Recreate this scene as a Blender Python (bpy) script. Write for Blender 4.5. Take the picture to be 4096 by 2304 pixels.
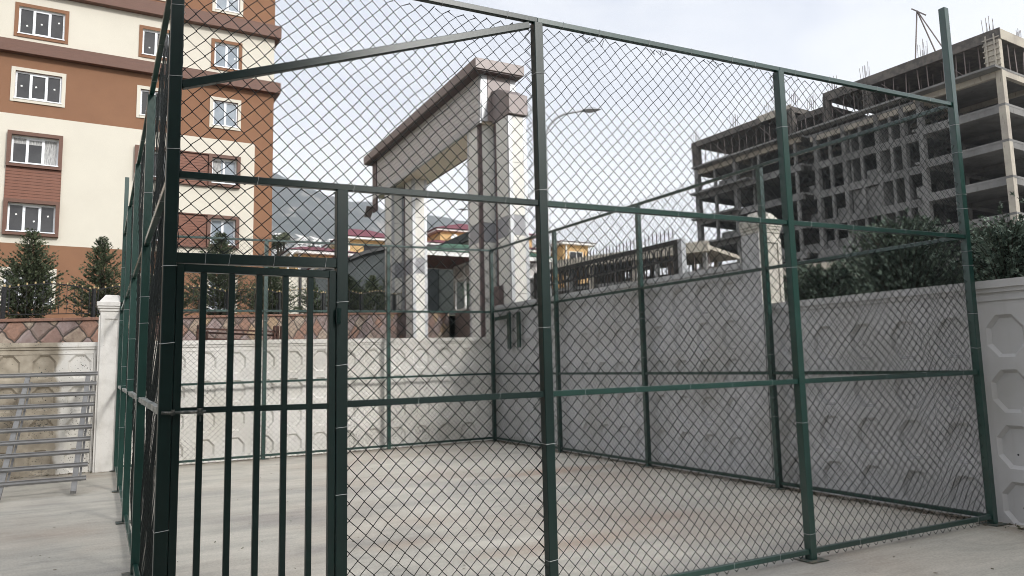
import bpy, math, random
import numpy as np
from mathutils import Vector
R = math.radians
random.seed(7)
for o in list(bpy.data.objects): bpy.data.objects.remove(o)
S = bpy.context.scene
col = S.collection

# ------------------------------------------------------------------ camera
cam_d = bpy.data.cameras.new('camera'); cam = bpy.data.objects.new('camera', cam_d); col.objects.link(cam)
YAW, PITCH, ROLL = R(27.696), R(7.203), R(1.327)
Fw = Vector((math.sin(YAW)*math.cos(PITCH), math.cos(YAW)*math.cos(PITCH), math.sin(PITCH)))
Rt = Vector((math.cos(YAW), -math.sin(YAW), 0)); Up = Rt.cross(Fw)
R2 = Rt*math.cos(ROLL) - Up*math.sin(ROLL)*-1 if False else Rt*math.cos(ROLL) - Up*math.sin(ROLL)
U2 = Rt*math.sin(ROLL) + Up*math.cos(ROLL)
from mathutils import Matrix
M = Matrix((R2, U2, -Fw)).transposed().to_4x4(); M.translation = Vector((-.345, -4.963, 1.6))
cam.matrix_world = M
cam_d.sensor_width = 36; cam_d.lens = 36*3154.4/4096
cam_d.clip_start = .05; cam_d.clip_end = 20000
S.camera = cam

# ------------------------------------------------------------------ world, sun, exposure
SUN_DIR = Vector((-.34, 1, -.57)).normalized()       # the way the light travels
W = bpy.data.worlds.new('World'); S.world = W; W.use_nodes = True
nt = W.node_tree; nt.nodes.clear(); N = nt.nodes.new; L = nt.links.new
out = N('ShaderNodeOutputWorld'); bg = N('ShaderNodeBackground'); bg.inputs[1].default_value = .1
sky = N('ShaderNodeTexSky'); sky.sky_type = 'NISHITA'; sky.sun_disc = False
sky.sun_elevation = R(27.5); sky.sun_rotation = math.atan2(.34, -1); sky.dust_density = 2.5
tc = N('ShaderNodeTexCoord'); mp = N('ShaderNodeMapping'); mp.inputs['Scale'].default_value = (1, 1, 2.2)
n1 = N('ShaderNodeTexNoise'); n1.inputs['Scale'].default_value = 4.2; n1.inputs['Detail'].default_value = 5; n1.inputs['Roughness'].default_value = .5
n1.inputs['Distortion'].default_value = .5
L(tc.outputs['Generated'], mp.inputs[0]); L(mp.outputs[0], n1.inputs[0])
cr = N('ShaderNodeValToRGB'); cr.color_ramp.elements[0].position = .36; cr.color_ramp.elements[1].position = .62
cr.color_ramp.elements[0].color = (.30, .345, .44, 1); cr.color_ramp.elements[1].color = (.60, .61, .635, 1)
L(n1.outputs[0], cr.inputs[0])
sp = N('ShaderNodeSeparateXYZ'); L(tc.outputs['Generated'], sp.inputs[0])
hz = N('ShaderNodeMapRange'); hz.inputs[1].default_value = .24; hz.inputs[2].default_value = .50; L(sp.outputs[2], hz.inputs[0])
hm = N('ShaderNodeMix'); hm.data_type = 'RGBA'; L(hz.outputs[0], hm.inputs[0])
hm.inputs[6].default_value = (.86, .86, .865, 1); L(cr.outputs[0], hm.inputs[7])
sc = N('ShaderNodeMix'); sc.data_type = 'RGBA'; sc.blend_type = 'MULTIPLY'; sc.inputs[0].default_value = 1
hz2 = N('ShaderNodeMapRange'); hz2.inputs[1].default_value = .50; hz2.inputs[2].default_value = .66; L(sp.outputs[2], hz2.inputs[0])
hm2 = N('ShaderNodeMix'); hm2.data_type = 'RGBA'; L(hz2.outputs[0], hm2.inputs[0]); L(hm.outputs[2], hm2.inputs[6]); hm2.inputs[7].default_value = (.66, .69, .76, 1)
# the sky is brighter on the sun's side, behind the photographer
dt = N('ShaderNodeVectorMath'); dt.operation = 'DOT_PRODUCT'; L(tc.outputs['Generated'], dt.inputs[0]); dt.inputs[1].default_value = tuple(-SUN_DIR)
gm = N('ShaderNodeMapRange'); gm.inputs[1].default_value = .1; gm.inputs[2].default_value = .9; L(dt.outputs['Value'], gm.inputs[0])
hm3 = N('ShaderNodeMix'); hm3.data_type = 'RGBA'; L(gm.outputs[0], hm3.inputs[0]); L(hm2.outputs[2], hm3.inputs[6]); hm3.inputs[7].default_value = (.95, .94, .93, 1)
L(hm3.outputs[2], sc.inputs[6]); sc.inputs[7].default_value = (13.0, 13.0, 13.0, 1)
mx = N('ShaderNodeMix'); mx.data_type = 'RGBA'; mx.inputs[0].default_value = .93
L(sky.outputs[0], mx.inputs[6]); L(sc.outputs[2], mx.inputs[7])
L(mx.outputs[2], bg.inputs[0]); L(bg.outputs[0], out.inputs[0])
sd = bpy.data.lights.new('sun', 'SUN'); sd.energy = 3.2; sd.angle = R(8.0); sd.color = (1, .975, .94)
so = bpy.data.objects.new('sun', sd); col.objects.link(so)
so.rotation_mode = 'QUATERNION'; so.rotation_quaternion = SUN_DIR.to_track_quat('-Z', 'Y')
vs = S.view_settings; vs.view_transform = 'Standard'; vs.look = 'None'; vs.gamma = 1; vs.exposure = .7
S.cycles.use_denoising = True; S.cycles.use_adaptive_sampling = True; S.cycles.adaptive_threshold = .015
S.cycles.max_bounces = 6; S.cycles.diffuse_bounces = 4; S.cycles.transparent_max_bounces = 8
S.cycles.volume_bounces = 0; S.cycles.filter_width = 1.0

def G(x, y): return .019*x + .025*y                   # the court floor slopes a little

# ------------------------------------------------------------------ materials
def mat(name, base, rough=.8, metal=0, noise=None, bump=None, spec=None, obj=True):
    """base colour, noise=(scale, colour2, lo, hi[, detail]) mixes a second colour, bump=(scale, strength, dist)"""
    m = bpy.data.materials.new(name); m.use_nodes = True; t = m.node_tree; p = t.nodes['Principled BSDF']
    p.inputs['Base Color'].default_value = (*base, 1); p.inputs['Roughness'].default_value = rough; p.inputs['Metallic'].default_value = metal
    if spec is not None: p.inputs['Specular IOR Level'].default_value = spec
    g = t.nodes.new('ShaderNodeNewGeometry')
    m['last'] = 0
    if noise:
        c = None
        for nz in (noise if isinstance(noise, list) else [noise]):
            n = t.nodes.new('ShaderNodeTexNoise'); n.inputs['Scale'].default_value = nz[0]; n.inputs['Detail'].default_value = nz[4] if len(nz) > 4 else 5
            n.inputs['Roughness'].default_value = .6
            if len(nz) > 5:
                q = t.nodes.new('ShaderNodeMapping'); q.inputs['Scale'].default_value = nz[5]; t.links.new(g.outputs['Position'], q.inputs[0]); t.links.new(q.outputs[0], n.inputs[0])
            else: t.links.new(g.outputs['Position'], n.inputs[0])
            r = t.nodes.new('ShaderNodeMapRange'); r.inputs[1].default_value = nz[2]; r.inputs[2].default_value = nz[3]; t.links.new(n.outputs[0], r.inputs[0])
            x = t.nodes.new('ShaderNodeMix'); x.data_type = 'RGBA'; t.links.new(r.outputs[0], x.inputs[0])
            if c is None: x.inputs[6].default_value = (*base, 1)
            else: t.links.new(c, x.inputs[6])
            x.inputs[7].default_value = (*nz[1], 1); c = x.outputs[2]
        t.links.new(c, p.inputs['Base Color'])
    if bump:
        n = t.nodes.new('ShaderNodeTexNoise'); n.inputs['Scale'].default_value = bump[0]; n.inputs['Detail'].default_value = 6
        t.links.new(g.outputs['Position'], n.inputs[0])
        b = t.nodes.new('ShaderNodeBump'); b.inputs['Strength'].default_value = bump[1]; b.inputs['Distance'].default_value = bump[2]
        t.links.new(n.outputs[0], b.inputs['Height']); t.links.new(b.outputs[0], p.inputs['Normal'])
    return m
Mt = {}
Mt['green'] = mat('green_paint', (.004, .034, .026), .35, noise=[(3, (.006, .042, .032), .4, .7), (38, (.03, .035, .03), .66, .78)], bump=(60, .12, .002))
Mt['green_shaded'] = mat('green_paint_shaded', (.0035, .015, .013), .34, spec=.4, noise=[(3, (.0045, .02, .017), .4, .7), (50, (.03, .035, .03), .7, .8)], bump=(60, .12, .002))  # same green paint, darkened to carry the shade on the near posts and gate
for k_, cw in (('green', .6), ('green_shaded', .0)):
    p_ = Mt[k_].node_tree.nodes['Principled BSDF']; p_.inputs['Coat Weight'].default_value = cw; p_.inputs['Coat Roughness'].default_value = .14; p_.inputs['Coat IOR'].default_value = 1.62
Mt['wornrail'] = mat('worn_rail_paint', (.03, .07, .06), .4, noise=[(14, (.34, .34, .32), .42, .5), (60, (.02, .05, .04), .6, .7)])
Mt['wire'] = mat('pvc_wire', (.004, .009, .008), .45, spec=.3)
Mt['tie'] = mat('galvanised_tie', (.42, .43, .43), .45, .5)
Mt['boltm'] = mat('worn_bolt', (.05, .06, .055), .4, .5, noise=(40, (.25, .24, .22), .5, .65))
Mt['rack'] = mat('grey_primer_steel', (.21, .208, .205), .7, spec=.25, noise=(6, (.17, .168, .165), .4, .7))
Mt['iron'] = mat('black_iron', (.012, .012, .013), .45)
Mt['rust'] = mat('rusty_iron', (.10, .045, .03), .85, noise=(20, (.05, .025, .02), .4, .6))
Mt['gold'] = mat('gold_tip', (.5, .38, .2), .4, .3)
Mt['upvc'] = mat('white_upvc', (.80, .82, .85), .35, noise=(9, (.62, .66, .72), .60, .64, 2))
Mt['glassd'] = mat('dark_window_glass', (.035, .035, .038), .12, noise=(1.2, (.05, .05, .052), .4, .6))
Mt['glassl'] = mat('pale_window_glass', (.30, .34, .38), .10, noise=(1.5, (.22, .26, .30), .4, .6))
Mt['curtain'] = mat('lace_curtain', (.5, .5, .49), .8, noise=(6, (.22, .22, .22), .42, .6, 3, (9, 9, .8)))
Mt['sticker'] = mat('paper_sticker', (.8, .8, .78), .7)
Mt['cream'] = mat('cream_render', (.62, .585, .50), .9, noise=(.8, (.59, .555, .475), .35, .7), bump=(120, .12, .004))
Mt['brown'] = mat('brown_render', (.235, .12, .066), .9, noise=(.9, (.215, .108, .06), .35, .7), bump=(120, .12, .004))
Mt['ledge'] = mat('dark_brown_cladding', (.125, .055, .034), .6, noise=(3, (.105, .046, .028), .4, .7, 4, (1, 1, 8)))
Mt['siding'] = mat('brown_siding', (.19, .072, .04), .6, noise=(3, (.15, .058, .034), .4, .7, 4, (.6, .6, 9)))
Mt['clad'] = mat('cream_cladding_panel', (.60, .585, .535), .45, noise=(1.5, (.585, .57, .52), .4, .7))
Mt['clad2'] = mat('pale_cladding_panel', (.50, .475, .45), .4, noise=(1.5, (.46, .435, .41), .4, .7))
Mt['soffitc'] = mat('cream_soffit', (.78, .68, .56), .5)
Mt['cladg'] = mat('grey_cladding_panel', (.24, .24, .25), .4)
Mt['alu'] = mat('brushed_channel', (.42, .43, .44), .35, .5)
Mt['mauve'] = mat('mauve_metal_cap', (.205, .17, .16), .4, .1, noise=(1.2, (.185, .152, .143), .4, .7))
Mt['mauved'] = mat('dark_mauve_trim', (.10, .07, .068), .45)
Mt['joint'] = mat('dark_joint', (.03, .03, .03), .9)
Mt['coping'] = mat('terracotta_coping', (.22, .12, .085), .85, noise=(7, (.17, .095, .07), .4, .7), bump=(30, .3, .01))
Mt['conc'] = mat('rough_concrete', (.20, .197, .19), .95, noise=[(.35, (.135, .133, .128), .42, .62), (2.2, (.11, .10, .09), .58, .75, 6, (1, 1, .35))], bump=(6, .3, .03))
Mt['concl'] = mat('fresh_concrete', (.42, .385, .32), .95, noise=[(.5, (.32, .29, .25), .42, .62), (2.5, (.16, .14, .12), .6, .72, 6, (2, 2, .3))], bump=(6, .3, .03))
Mt['form'] = mat('formwork_timber', (.135, .12, .105), .9, noise=(1.5, (.08, .073, .067), .4, .6))
Mt['prop'] = mat('steel_prop', (.17, .14, .13), .6, .3)
Mt['rebar'] = mat('rebar', (.10, .07, .06), .8)
Mt['bark'] = mat('bark', (.05, .042, .03), .95)
Mt['yellow'] = mat('yellow_render', (.66, .44, .20), .9, noise=(.5, (.60, .40, .19), .4, .6))
Mt['yellowp'] = mat('pale_yellow_render', (.74, .60, .38), .9)
Mt['roofr'] = mat('maroon_tile', (.17, .035, .05), .8, noise=(4, (.12, .028, .04), .4, .6))
Mt['roofg'] = mat('green_shingle', (.035, .10, .065), .9, noise=(14, (.07, .15, .10), .45, .55, 3))
Mt['white'] = mat('white_paint', (.80, .80, .78), .6)
Mt['whitew'] = mat('weathered_white', (.72, .72, .70), .6, noise=(4, (.55, .55, .54), .45, .7))
Mt['soffit'] = mat('red_brown_soffit', (.13, .05, .045), .7)
Mt['dgrey'] = mat('dark_grey_render', (.075, .085, .085), .9, noise=(1, (.06, .068, .07), .4, .6))
Mt['greyr'] = mat('grey_green_render', (.17, .185, .17), .9)
Mt['lampm'] = mat('galvanised_lamp', (.36, .37, .38), .45, .5)
Mt['dark'] = mat('dark_opening', (.02, .02, .022), .9)
Mt['red'] = mat('red_cloth', (.6, .03, .03), .8)
Mt['plate'] = mat('base_plate', (.05, .07, .06), .7, noise=(20, (.16, .14, .11), .45, .6))
Mt['litter'] = mat('dry_leaves', (.10, .07, .045), 1, noise=(20, (.05, .06, .03), .4, .6))

def foliage(name, a, b, trans=.25):
    m = bpy.data.materials.new(name); m.use_nodes = True; t = m.node_tree; p = t.nodes['Principled BSDF']
    p.inputs['Roughness'].default_value = .75; p.inputs['Specular IOR Level'].default_value = .25
    oi = t.nodes.new('ShaderNodeNewGeometry'); n = t.nodes.new('ShaderNodeTexNoise'); n.inputs['Scale'].default_value = 3.5; n.inputs['Detail'].default_value = 3
    t.links.new(oi.outputs['Position'], n.inputs[0])
    ad = t.nodes.new('ShaderNodeMath'); ad.operation = 'MULTIPLY_ADD'; t.links.new(oi.outputs['Random Per Island'], ad.inputs[0]); ad.inputs[1].default_value = .45
    t.links.new(n.outputs[0], ad.inputs[2])
    r = t.nodes.new('ShaderNodeMapRange'); r.inputs[1].default_value = .45; r.inputs[2].default_value = 1.0; t.links.new(ad.outputs[0], r.inputs[0])
    x = t.nodes.new('ShaderNodeMix'); x.data_type = 'RGBA'; t.links.new(r.outputs[0], x.inputs[0]); x.inputs[6].default_value = (*a, 1); x.inputs[7].default_value = (*b, 1)
    t.links.new(x.outputs[2], p.inputs['Base Color'])
    return m
Mt['cypress'] = foliage('cypress_leaf', (.032, .052, .030), (.11, .13, .07))
Mt['conifer'] = foliage('conifer_leaf', (.055, .088, .066), (.20, .25, .19))
Mt['bush'] = foliage('bush_leaf', (.05, .07, .04), (.14, .15, .10))

def nodes(m):
    t = m.node_tree
    return t, t.nodes['Principled BSDF'], (lambda k, **kw: _nd(t, k, kw)), t.links.new
def _nd(t, k, kw):
    n = t.nodes.new('ShaderNode'+k)
    for a, v in kw.items():
        if a.startswith('i'): n.inputs[int(a[1:])].default_value = v
        else: setattr(n, a, v)
    return n

# painted precast concrete: white paint over beige concrete, chips and holes
def precast(name, white, bare, unpainted=False, specks=True):
    m = mat(name, white, .85); t, p, nd, ln = nodes(m)
    g = nd('NewGeometry'); pos = g.outputs['Position']
    big = nd('TexNoise', i2=.9, i3=5.); ln(pos, big.inputs[0])
    mid = nd('TexNoise', i2=5., i3=6.); ln(pos, mid.inputs[0])
    c1 = nd('Mix', data_type='RGBA'); c1.inputs[6].default_value = (*white, 1); c1.inputs[7].default_value = (white[0]*.80, white[1]*.79, white[2]*.75, 1)
    r1 = nd('MapRange', i1=.42, i2=.72); ln(big.outputs[0], r1.inputs[0]); ln(r1.outputs[0], c1.inputs[0])
    # fine dirt streaks
    mp_ = nd('Mapping'); mp_.inputs['Scale'].default_value = (7, 7, .9); ln(pos, mp_.inputs[0])
    st = nd('TexNoise', i2=1.6, i3=5.); ln(mp_.outputs[0], st.inputs[0])
    r2 = nd('MapRange', i1=.58, i2=.8, i4=.35); ln(st.outputs[0], r2.inputs[0])
    c2 = nd('Mix', data_type='RGBA'); ln(r2.outputs[0], c2.inputs[0]); ln(c1.outputs[2], c2.inputs[6]); c2.inputs[7].default_value = (*bare, 1)
    last = c2.outputs[2]
    if unpainted:                               # the left end of the back wall was never painted
        sx = nd('SeparateXYZ'); ln(pos, sx.inputs[0])
        w = nd('TexNoise', i2=2.2, i3=6.); ln(pos, w.inputs[0])
        a = nd('Math', operation='MULTIPLY_ADD', i1=.38); ln(w.outputs[0], a.inputs[0]); ln(sx.outputs[0], a.inputs[2])
        r3 = nd('MapRange', i1=-.72, i2=-.80); ln(a.outputs[0], r3.inputs[0])
        bc = nd('Mix', data_type='RGBA'); r4 = nd('MapRange', i1=.36, i2=.66); ln(mid.outputs[0], r4.inputs[0]); ln(r4.outputs[0], bc.inputs[0])
        bc.inputs[6].default_value = (.38, .335, .265, 1); bc.inputs[7].default_value = (.25, .215, .165, 1)
        c3 = nd('Mix', data_type='RGBA'); ln(r3.outputs[0], c3.inputs[0]); ln(last, c3.inputs[6]); ln(bc.outputs[2], c3.inputs[7]); last = c3.outputs[2]
    # black specks where the paint never reached the pores, in clusters
    v = nd('TexNoise', i2=42., i3=2.); ln(pos, v.inputs[0])
    cl = nd('TexNoise', i2=1.7, i3=3.); ln(pos, cl.inputs[0])
    s = nd('Math', operation='MULTIPLY_ADD', i1=.42); ln(cl.outputs[0], s.inputs[0]); ln(v.outputs[0], s.inputs[2])
    r5 = nd('MapRange', i1=.872 if specks else 1.2, i2=.885 if specks else 1.3) ; ln(s.outputs[0], r5.inputs[0])
    c4 = nd('Mix', data_type='RGBA'); ln(r5.outputs[0], c4.inputs[0]); ln(last, c4.inputs[6]); c4.inputs[7].default_value = (.10, .095, .08, 1)
    ln(c4.outputs[2], p.inputs['Base Color'])
    b = nd('Bump'); b.inputs['Strength'].default_value = .35; b.inputs['Distance'].default_value = .012
    ln(mid.outputs[0], b.inputs['Height']); ln(b.outputs[0], p.inputs['Normal'])
    return m
Mt['pre_b'] = precast('painted_precast_back', (.70, .68, .64), (.36, .31, .24), True)
Mt['pre_r'] = precast('painted_precast_side', (.49, .485, .48), (.36, .34, .32), False, False)
Mt['pillar'] = mat('white_pillar_paint', (.70, .68, .64), .85, noise=[(4, (.58, .56, .52), .45, .7), (26, (.16, .14, .11), .69, .74)], bump=(9, .3, .012))
Mt['pillar_s'] = mat('cream_pillar_paint', (.56, .53, .47), .85, noise=[(3, (.46, .44, .38), .45, .7), (18, (.14, .12, .10), .66, .72, 5, (2, 2, .25))], bump=(9, .3, .012))

# court floor: pale trowelled concrete with streaks and rusty patches
def floor_mat():
    m = mat('court_concrete', (.34, .32, .285), .75); t, p, nd, ln = nodes(m)
    g = nd('NewGeometry'); pos = g.outputs['Position']
    mp1 = nd('Mapping'); mp1.inputs['Scale'].default_value = (.45, 1.0, 1); mp1.inputs['Rotation'].default_value = (0, 0, R(14)); ln(pos, mp1.inputs[0])
    a = nd('TexNoise', i2=1.3, i3=7.); a.inputs['Roughness'].default_value = .62; a.inputs['Distortion'].default_value = .7; ln(mp1.outputs[0], a.inputs[0])
    r = nd('ValToRGB'); e = r.color_ramp.elements; e[0].position = .28; e[0].color = (.30, .288, .255, 1); e[1].position = .72; e[1].color = (.50, .47, .405, 1)
    k = e.new(.5); k.color = (.415, .39, .335, 1); ln(a.outputs[0], r.inputs[0])
    b = nd('TexNoise', i2=.42, i3=4.); mp2 = nd('Mapping'); mp2.inputs['Location'].default_value = (3.1, 8, 0); ln(pos, mp2.inputs[0]); ln(mp2.outputs[0], b.inputs[0])
    r2 = nd('MapRange', i1=.50, i2=.68, i4=.75); ln(b.outputs[0], r2.inputs[0])
    c = nd('Mix', data_type='RGBA'); ln(r2.outputs[0], c.inputs[0]); ln(r.outputs[0], c.inputs[6]); c.inputs[7].default_value = (.345, .29, .235, 1)
    d = nd('TexNoise', i2=.65, i3=5.); mp3 = nd('Mapping'); mp3.inputs['Location'].default_value = (13.7, 2, 0); mp3.inputs['Scale'].default_value = (.5, 1.3, 1); ln(pos, mp3.inputs[0]); ln(mp3.outputs[0], d.inputs[0])
    r3 = nd('MapRange', i1=.55, i2=.72, i4=.6); ln(d.outputs[0], r3.inputs[0])
    c3 = nd('Mix', data_type='RGBA'); ln(r3.outputs[0], c3.inputs[0]); ln(c.outputs[2], c3.inputs[6]); c3.inputs[7].default_value = (.19, .185, .18, 1)
    f = nd('TexNoise', i2=9., i3=4.); ln(pos, f.inputs[0]); r4 = nd('MapRange', i1=.74, i2=.78, i4=.6); ln(f.outputs[0], r4.inputs[0])
    c4 = nd('Mix', data_type='RGBA'); ln(r4.outputs[0], c4.inputs[0]); ln(c3.outputs[2], c4.inputs[6]); c4.inputs[7].default_value = (.50, .49, .46, 1)
    # dirt swept up against the foot of the walls
    sx = nd('SeparateXYZ'); ln(pos, sx.inputs[0])
    q1 = nd('MapRange', i1=10.7, i2=11.35); ln(sx.outputs[1], q1.inputs[0]); q2 = nd('MapRange', i1=7.1, i2=7.75); ln(sx.outputs[0], q2.inputs[0])
    q = nd('Math', operation='MAXIMUM'); ln(q1.outputs[0], q.inputs[0]); ln(q2.outputs[0], q.inputs[1])
    h = nd('TexNoise', i2=4., i3=6.); ln(pos, h.inputs[0]); qq = nd('Math', operation='MULTIPLY'); ln(q.outputs[0], qq.inputs[0])
    r6 = nd('MapRange', i1=.35, i2=.55, i4=.85); ln(h.outputs[0], r6.inputs[0]); ln(r6.outputs[0], qq.inputs[1])
    c5 = nd('Mix', data_type='RGBA'); ln(qq.outputs[0], c5.inputs[0]); ln(c4.outputs[2], c5.inputs[6]); c5.inputs[7].default_value = (.17, .13, .09, 1)
    ln(c5.outputs[2], p.inputs['Base Color'])
    gr = nd('TexNoise', i2=55., i3=3.); ln(pos, gr.inputs[0]); r7 = nd('MapRange', i1=.3, i2=.7, i3=.86, i4=1.12); ln(gr.outputs[0], r7.inputs[0])
    fs = nd('TexNoise', i2=2.6, i3=8.); fs.inputs['Roughness'].default_value = .72; mp9 = nd('Mapping'); mp9.inputs['Scale'].default_value = (.6, 3.2, 1); mp9.inputs['Rotation'].default_value = (0, 0, R(8)); ln(pos, mp9.inputs[0]); ln(mp9.outputs[0], fs.inputs[0])
    r8 = nd('MapRange', i1=.3, i2=.7, i3=.88, i4=1.10); ln(fs.outputs[0], r8.inputs[0]); mm = nd('Math', operation='MULTIPLY'); ln(r7.outputs[0], mm.inputs[0]); ln(r8.outputs[0], mm.inputs[1])
    vs_ = nd('VectorMath', operation='SCALE'); ln(c5.outputs[2], vs_.inputs[0]); ln(mm.outputs[0], vs_.inputs['Scale']); ln(vs_.outputs[0], p.inputs['Base Color'])
    # rusty wash-out stains where iron lay on the wet slab
    last = vs_.outputs[0]
    for (px_, py_, rx, ry, st_) in ((6.2, 6.1, 1.5, .55, .75), (3.7, 1.7, 1.3, .4, .6), (5.2, 2.2, .9, .35, .4), (2.4, 2.6, .7, .3, .35), (-1.2, 10.6, 1.6, .5, .6)):
        m1 = nd('Mapping'); m1.inputs['Location'].default_value = (-px_/rx, -py_/ry, 0); m1.inputs['Scale'].default_value = (1/rx, 1/ry, 0); ln(pos, m1.inputs[0])
        l1 = nd('VectorMath', operation='LENGTH'); ln(m1.outputs[0], l1.inputs[0]); a1 = nd('Math', operation='MULTIPLY_ADD', i1=-1.6); ln(fs.outputs[0], a1.inputs[0]); ln(l1.outputs['Value'], a1.inputs[2])
        q1_ = nd('MapRange', i1=.15, i2=-.75, i3=0., i4=st_); ln(a1.outputs[0], q1_.inputs[0])
        x1 = nd('Mix', data_type='RGBA'); ln(q1_.outputs[0], x1.inputs[0]); ln(last, x1.inputs[6]); x1.inputs[7].default_value = (.25, .155, .10, 1); last = x1.outputs[2]
    ln(last, p.inputs['Base Color'])
    bu = nd('Bump'); bu.inputs['Strength'].default_value = .2; bu.inputs['Distance'].default_value = .01; ln(a.outputs[0], bu.inputs['Height']); ln(bu.outputs[0], p.inputs['Normal'])
    return m
Mt['floor'] = floor_mat()

# crazy diamond stone facing
def stone_mat():
    m = mat('diamond_stone', (.3, .2, .15), .85); t, p, nd, ln = nodes(m)
    g = nd('NewGeometry'); pos = g.outputs['Position']; sx = nd('SeparateXYZ'); ln(pos, sx.inputs[0])
    # distance along the wall and height
    al = nd('Math', operation='MULTIPLY_ADD', i1=.8); y6 = nd('Math', operation='MULTIPLY', i1=.6); ln(sx.outputs[1], y6.inputs[0]); ln(sx.outputs[0], al.inputs[0]); ln(y6.outputs[0], al.inputs[2])
    zz = nd('Math', operation='MULTIPLY_ADD', i1=-.086); ln(al.outputs[0], zz.inputs[0]); ln(sx.outputs[2], zz.inputs[2])
    cb = nd('CombineXYZ'); ln(al.outputs[0], cb.inputs[0]); ln(zz.outputs[0], cb.inputs[1])
    dn = nd('TexNoise', i2=2.2, i3=3.); ln(cb.outputs[0], dn.inputs[0])
    ds = nd('VectorMath', operation='SCALE'); ln(dn.outputs['Color'], ds.inputs[0]); ds.inputs['Scale'].default_value = .16
    ad = nd('VectorMath', operation='ADD'); ln(cb.outputs[0], ad.inputs[0]); ln(ds.outputs[0], ad.inputs[1])
    mp_ = nd('Mapping'); mp_.inputs['Rotation'].default_value = (0, 0, R(43)); mp_.inputs['Scale'].default_value = (2.75, 2.75, 1); mp_.inputs['Location'].default_value = (.2, .45, 0); ln(ad.outputs[0], mp_.inputs[0])
    vo = nd('TexVoronoi', voronoi_dimensions='2D', distance='CHEBYCHEV', i2=1.); vo.inputs['Randomness'].default_value = .22; ln(mp_.outputs[0], vo.inputs['Vector'])
    ed = nd('TexVoronoi', voronoi_dimensions='2D', feature='DISTANCE_TO_EDGE', i2=1.); ed.inputs['Randomness'].default_value = .22; ln(mp_.outputs[0], ed.inputs['Vector'])
    sc_ = nd('SeparateColor'); ln(vo.outputs['Color'], sc_.inputs[0])
    r = nd('ValToRGB'); r.color_ramp.interpolation = 'CONSTANT'; e = r.color_ramp.elements
    cs = [(.24, .155, .13), (.33, .26, .20), (.25, .20, .19), (.37, .27, .17), (.28, .22, .21), (.28, .165, .12), (.21, .16, .14), (.36, .30, .24)]
    e[0].color = (*cs[0], 1); e[1].position = 1/8; e[1].color = (*cs[1], 1)
    for i in range(2, 8): k = e.new(i/8); k.color = (*cs[i], 1)
    ln(sc_.outputs[0], r.inputs[0])
    f = nd('TexNoise', i2=9., i3=6.); ln(pos, f.inputs[0]); r2 = nd('MapRange', i1=.4, i2=.75, i4=.7); ln(f.outputs[0], r2.inputs[0])
    c = nd('Mix', data_type='RGBA'); ln(r2.outputs[0], c.inputs[0]); ln(r.outputs[0], c.inputs[6]); c.inputs[7].default_value = (.17, .11, .09, 1)
    jt = nd('MapRange', i1=.025, i2=.055); ln(ed.outputs[0], jt.inputs[0])
    c2 = nd('Mix', data_type='RGBA'); ln(jt.outputs[0], c2.inputs[0]); c2.inputs[6].default_value = (.075, .06, .05, 1); ln(c.outputs[2], c2.inputs[7])
    ln(c2.outputs[2], p.inputs['Base Color'])
    h = nd('MapRange', i1=0., i2=.14); ln(ed.outputs[0], h.inputs[0]); hh = nd('Math', operation='MULTIPLY_ADD', i1=.8); ln(f.outputs[0], hh.inputs[0]); ln(h.outputs[0], hh.inputs[2])
    b = nd('Bump'); b.inputs['Strength'].default_value = .8; b.inputs['Distance'].default_value = .035; ln(hh.outputs[0], b.inputs['Height']); ln(b.outputs[0], p.inputs['Normal'])
    return m
Mt['stone'] = stone_mat()

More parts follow.
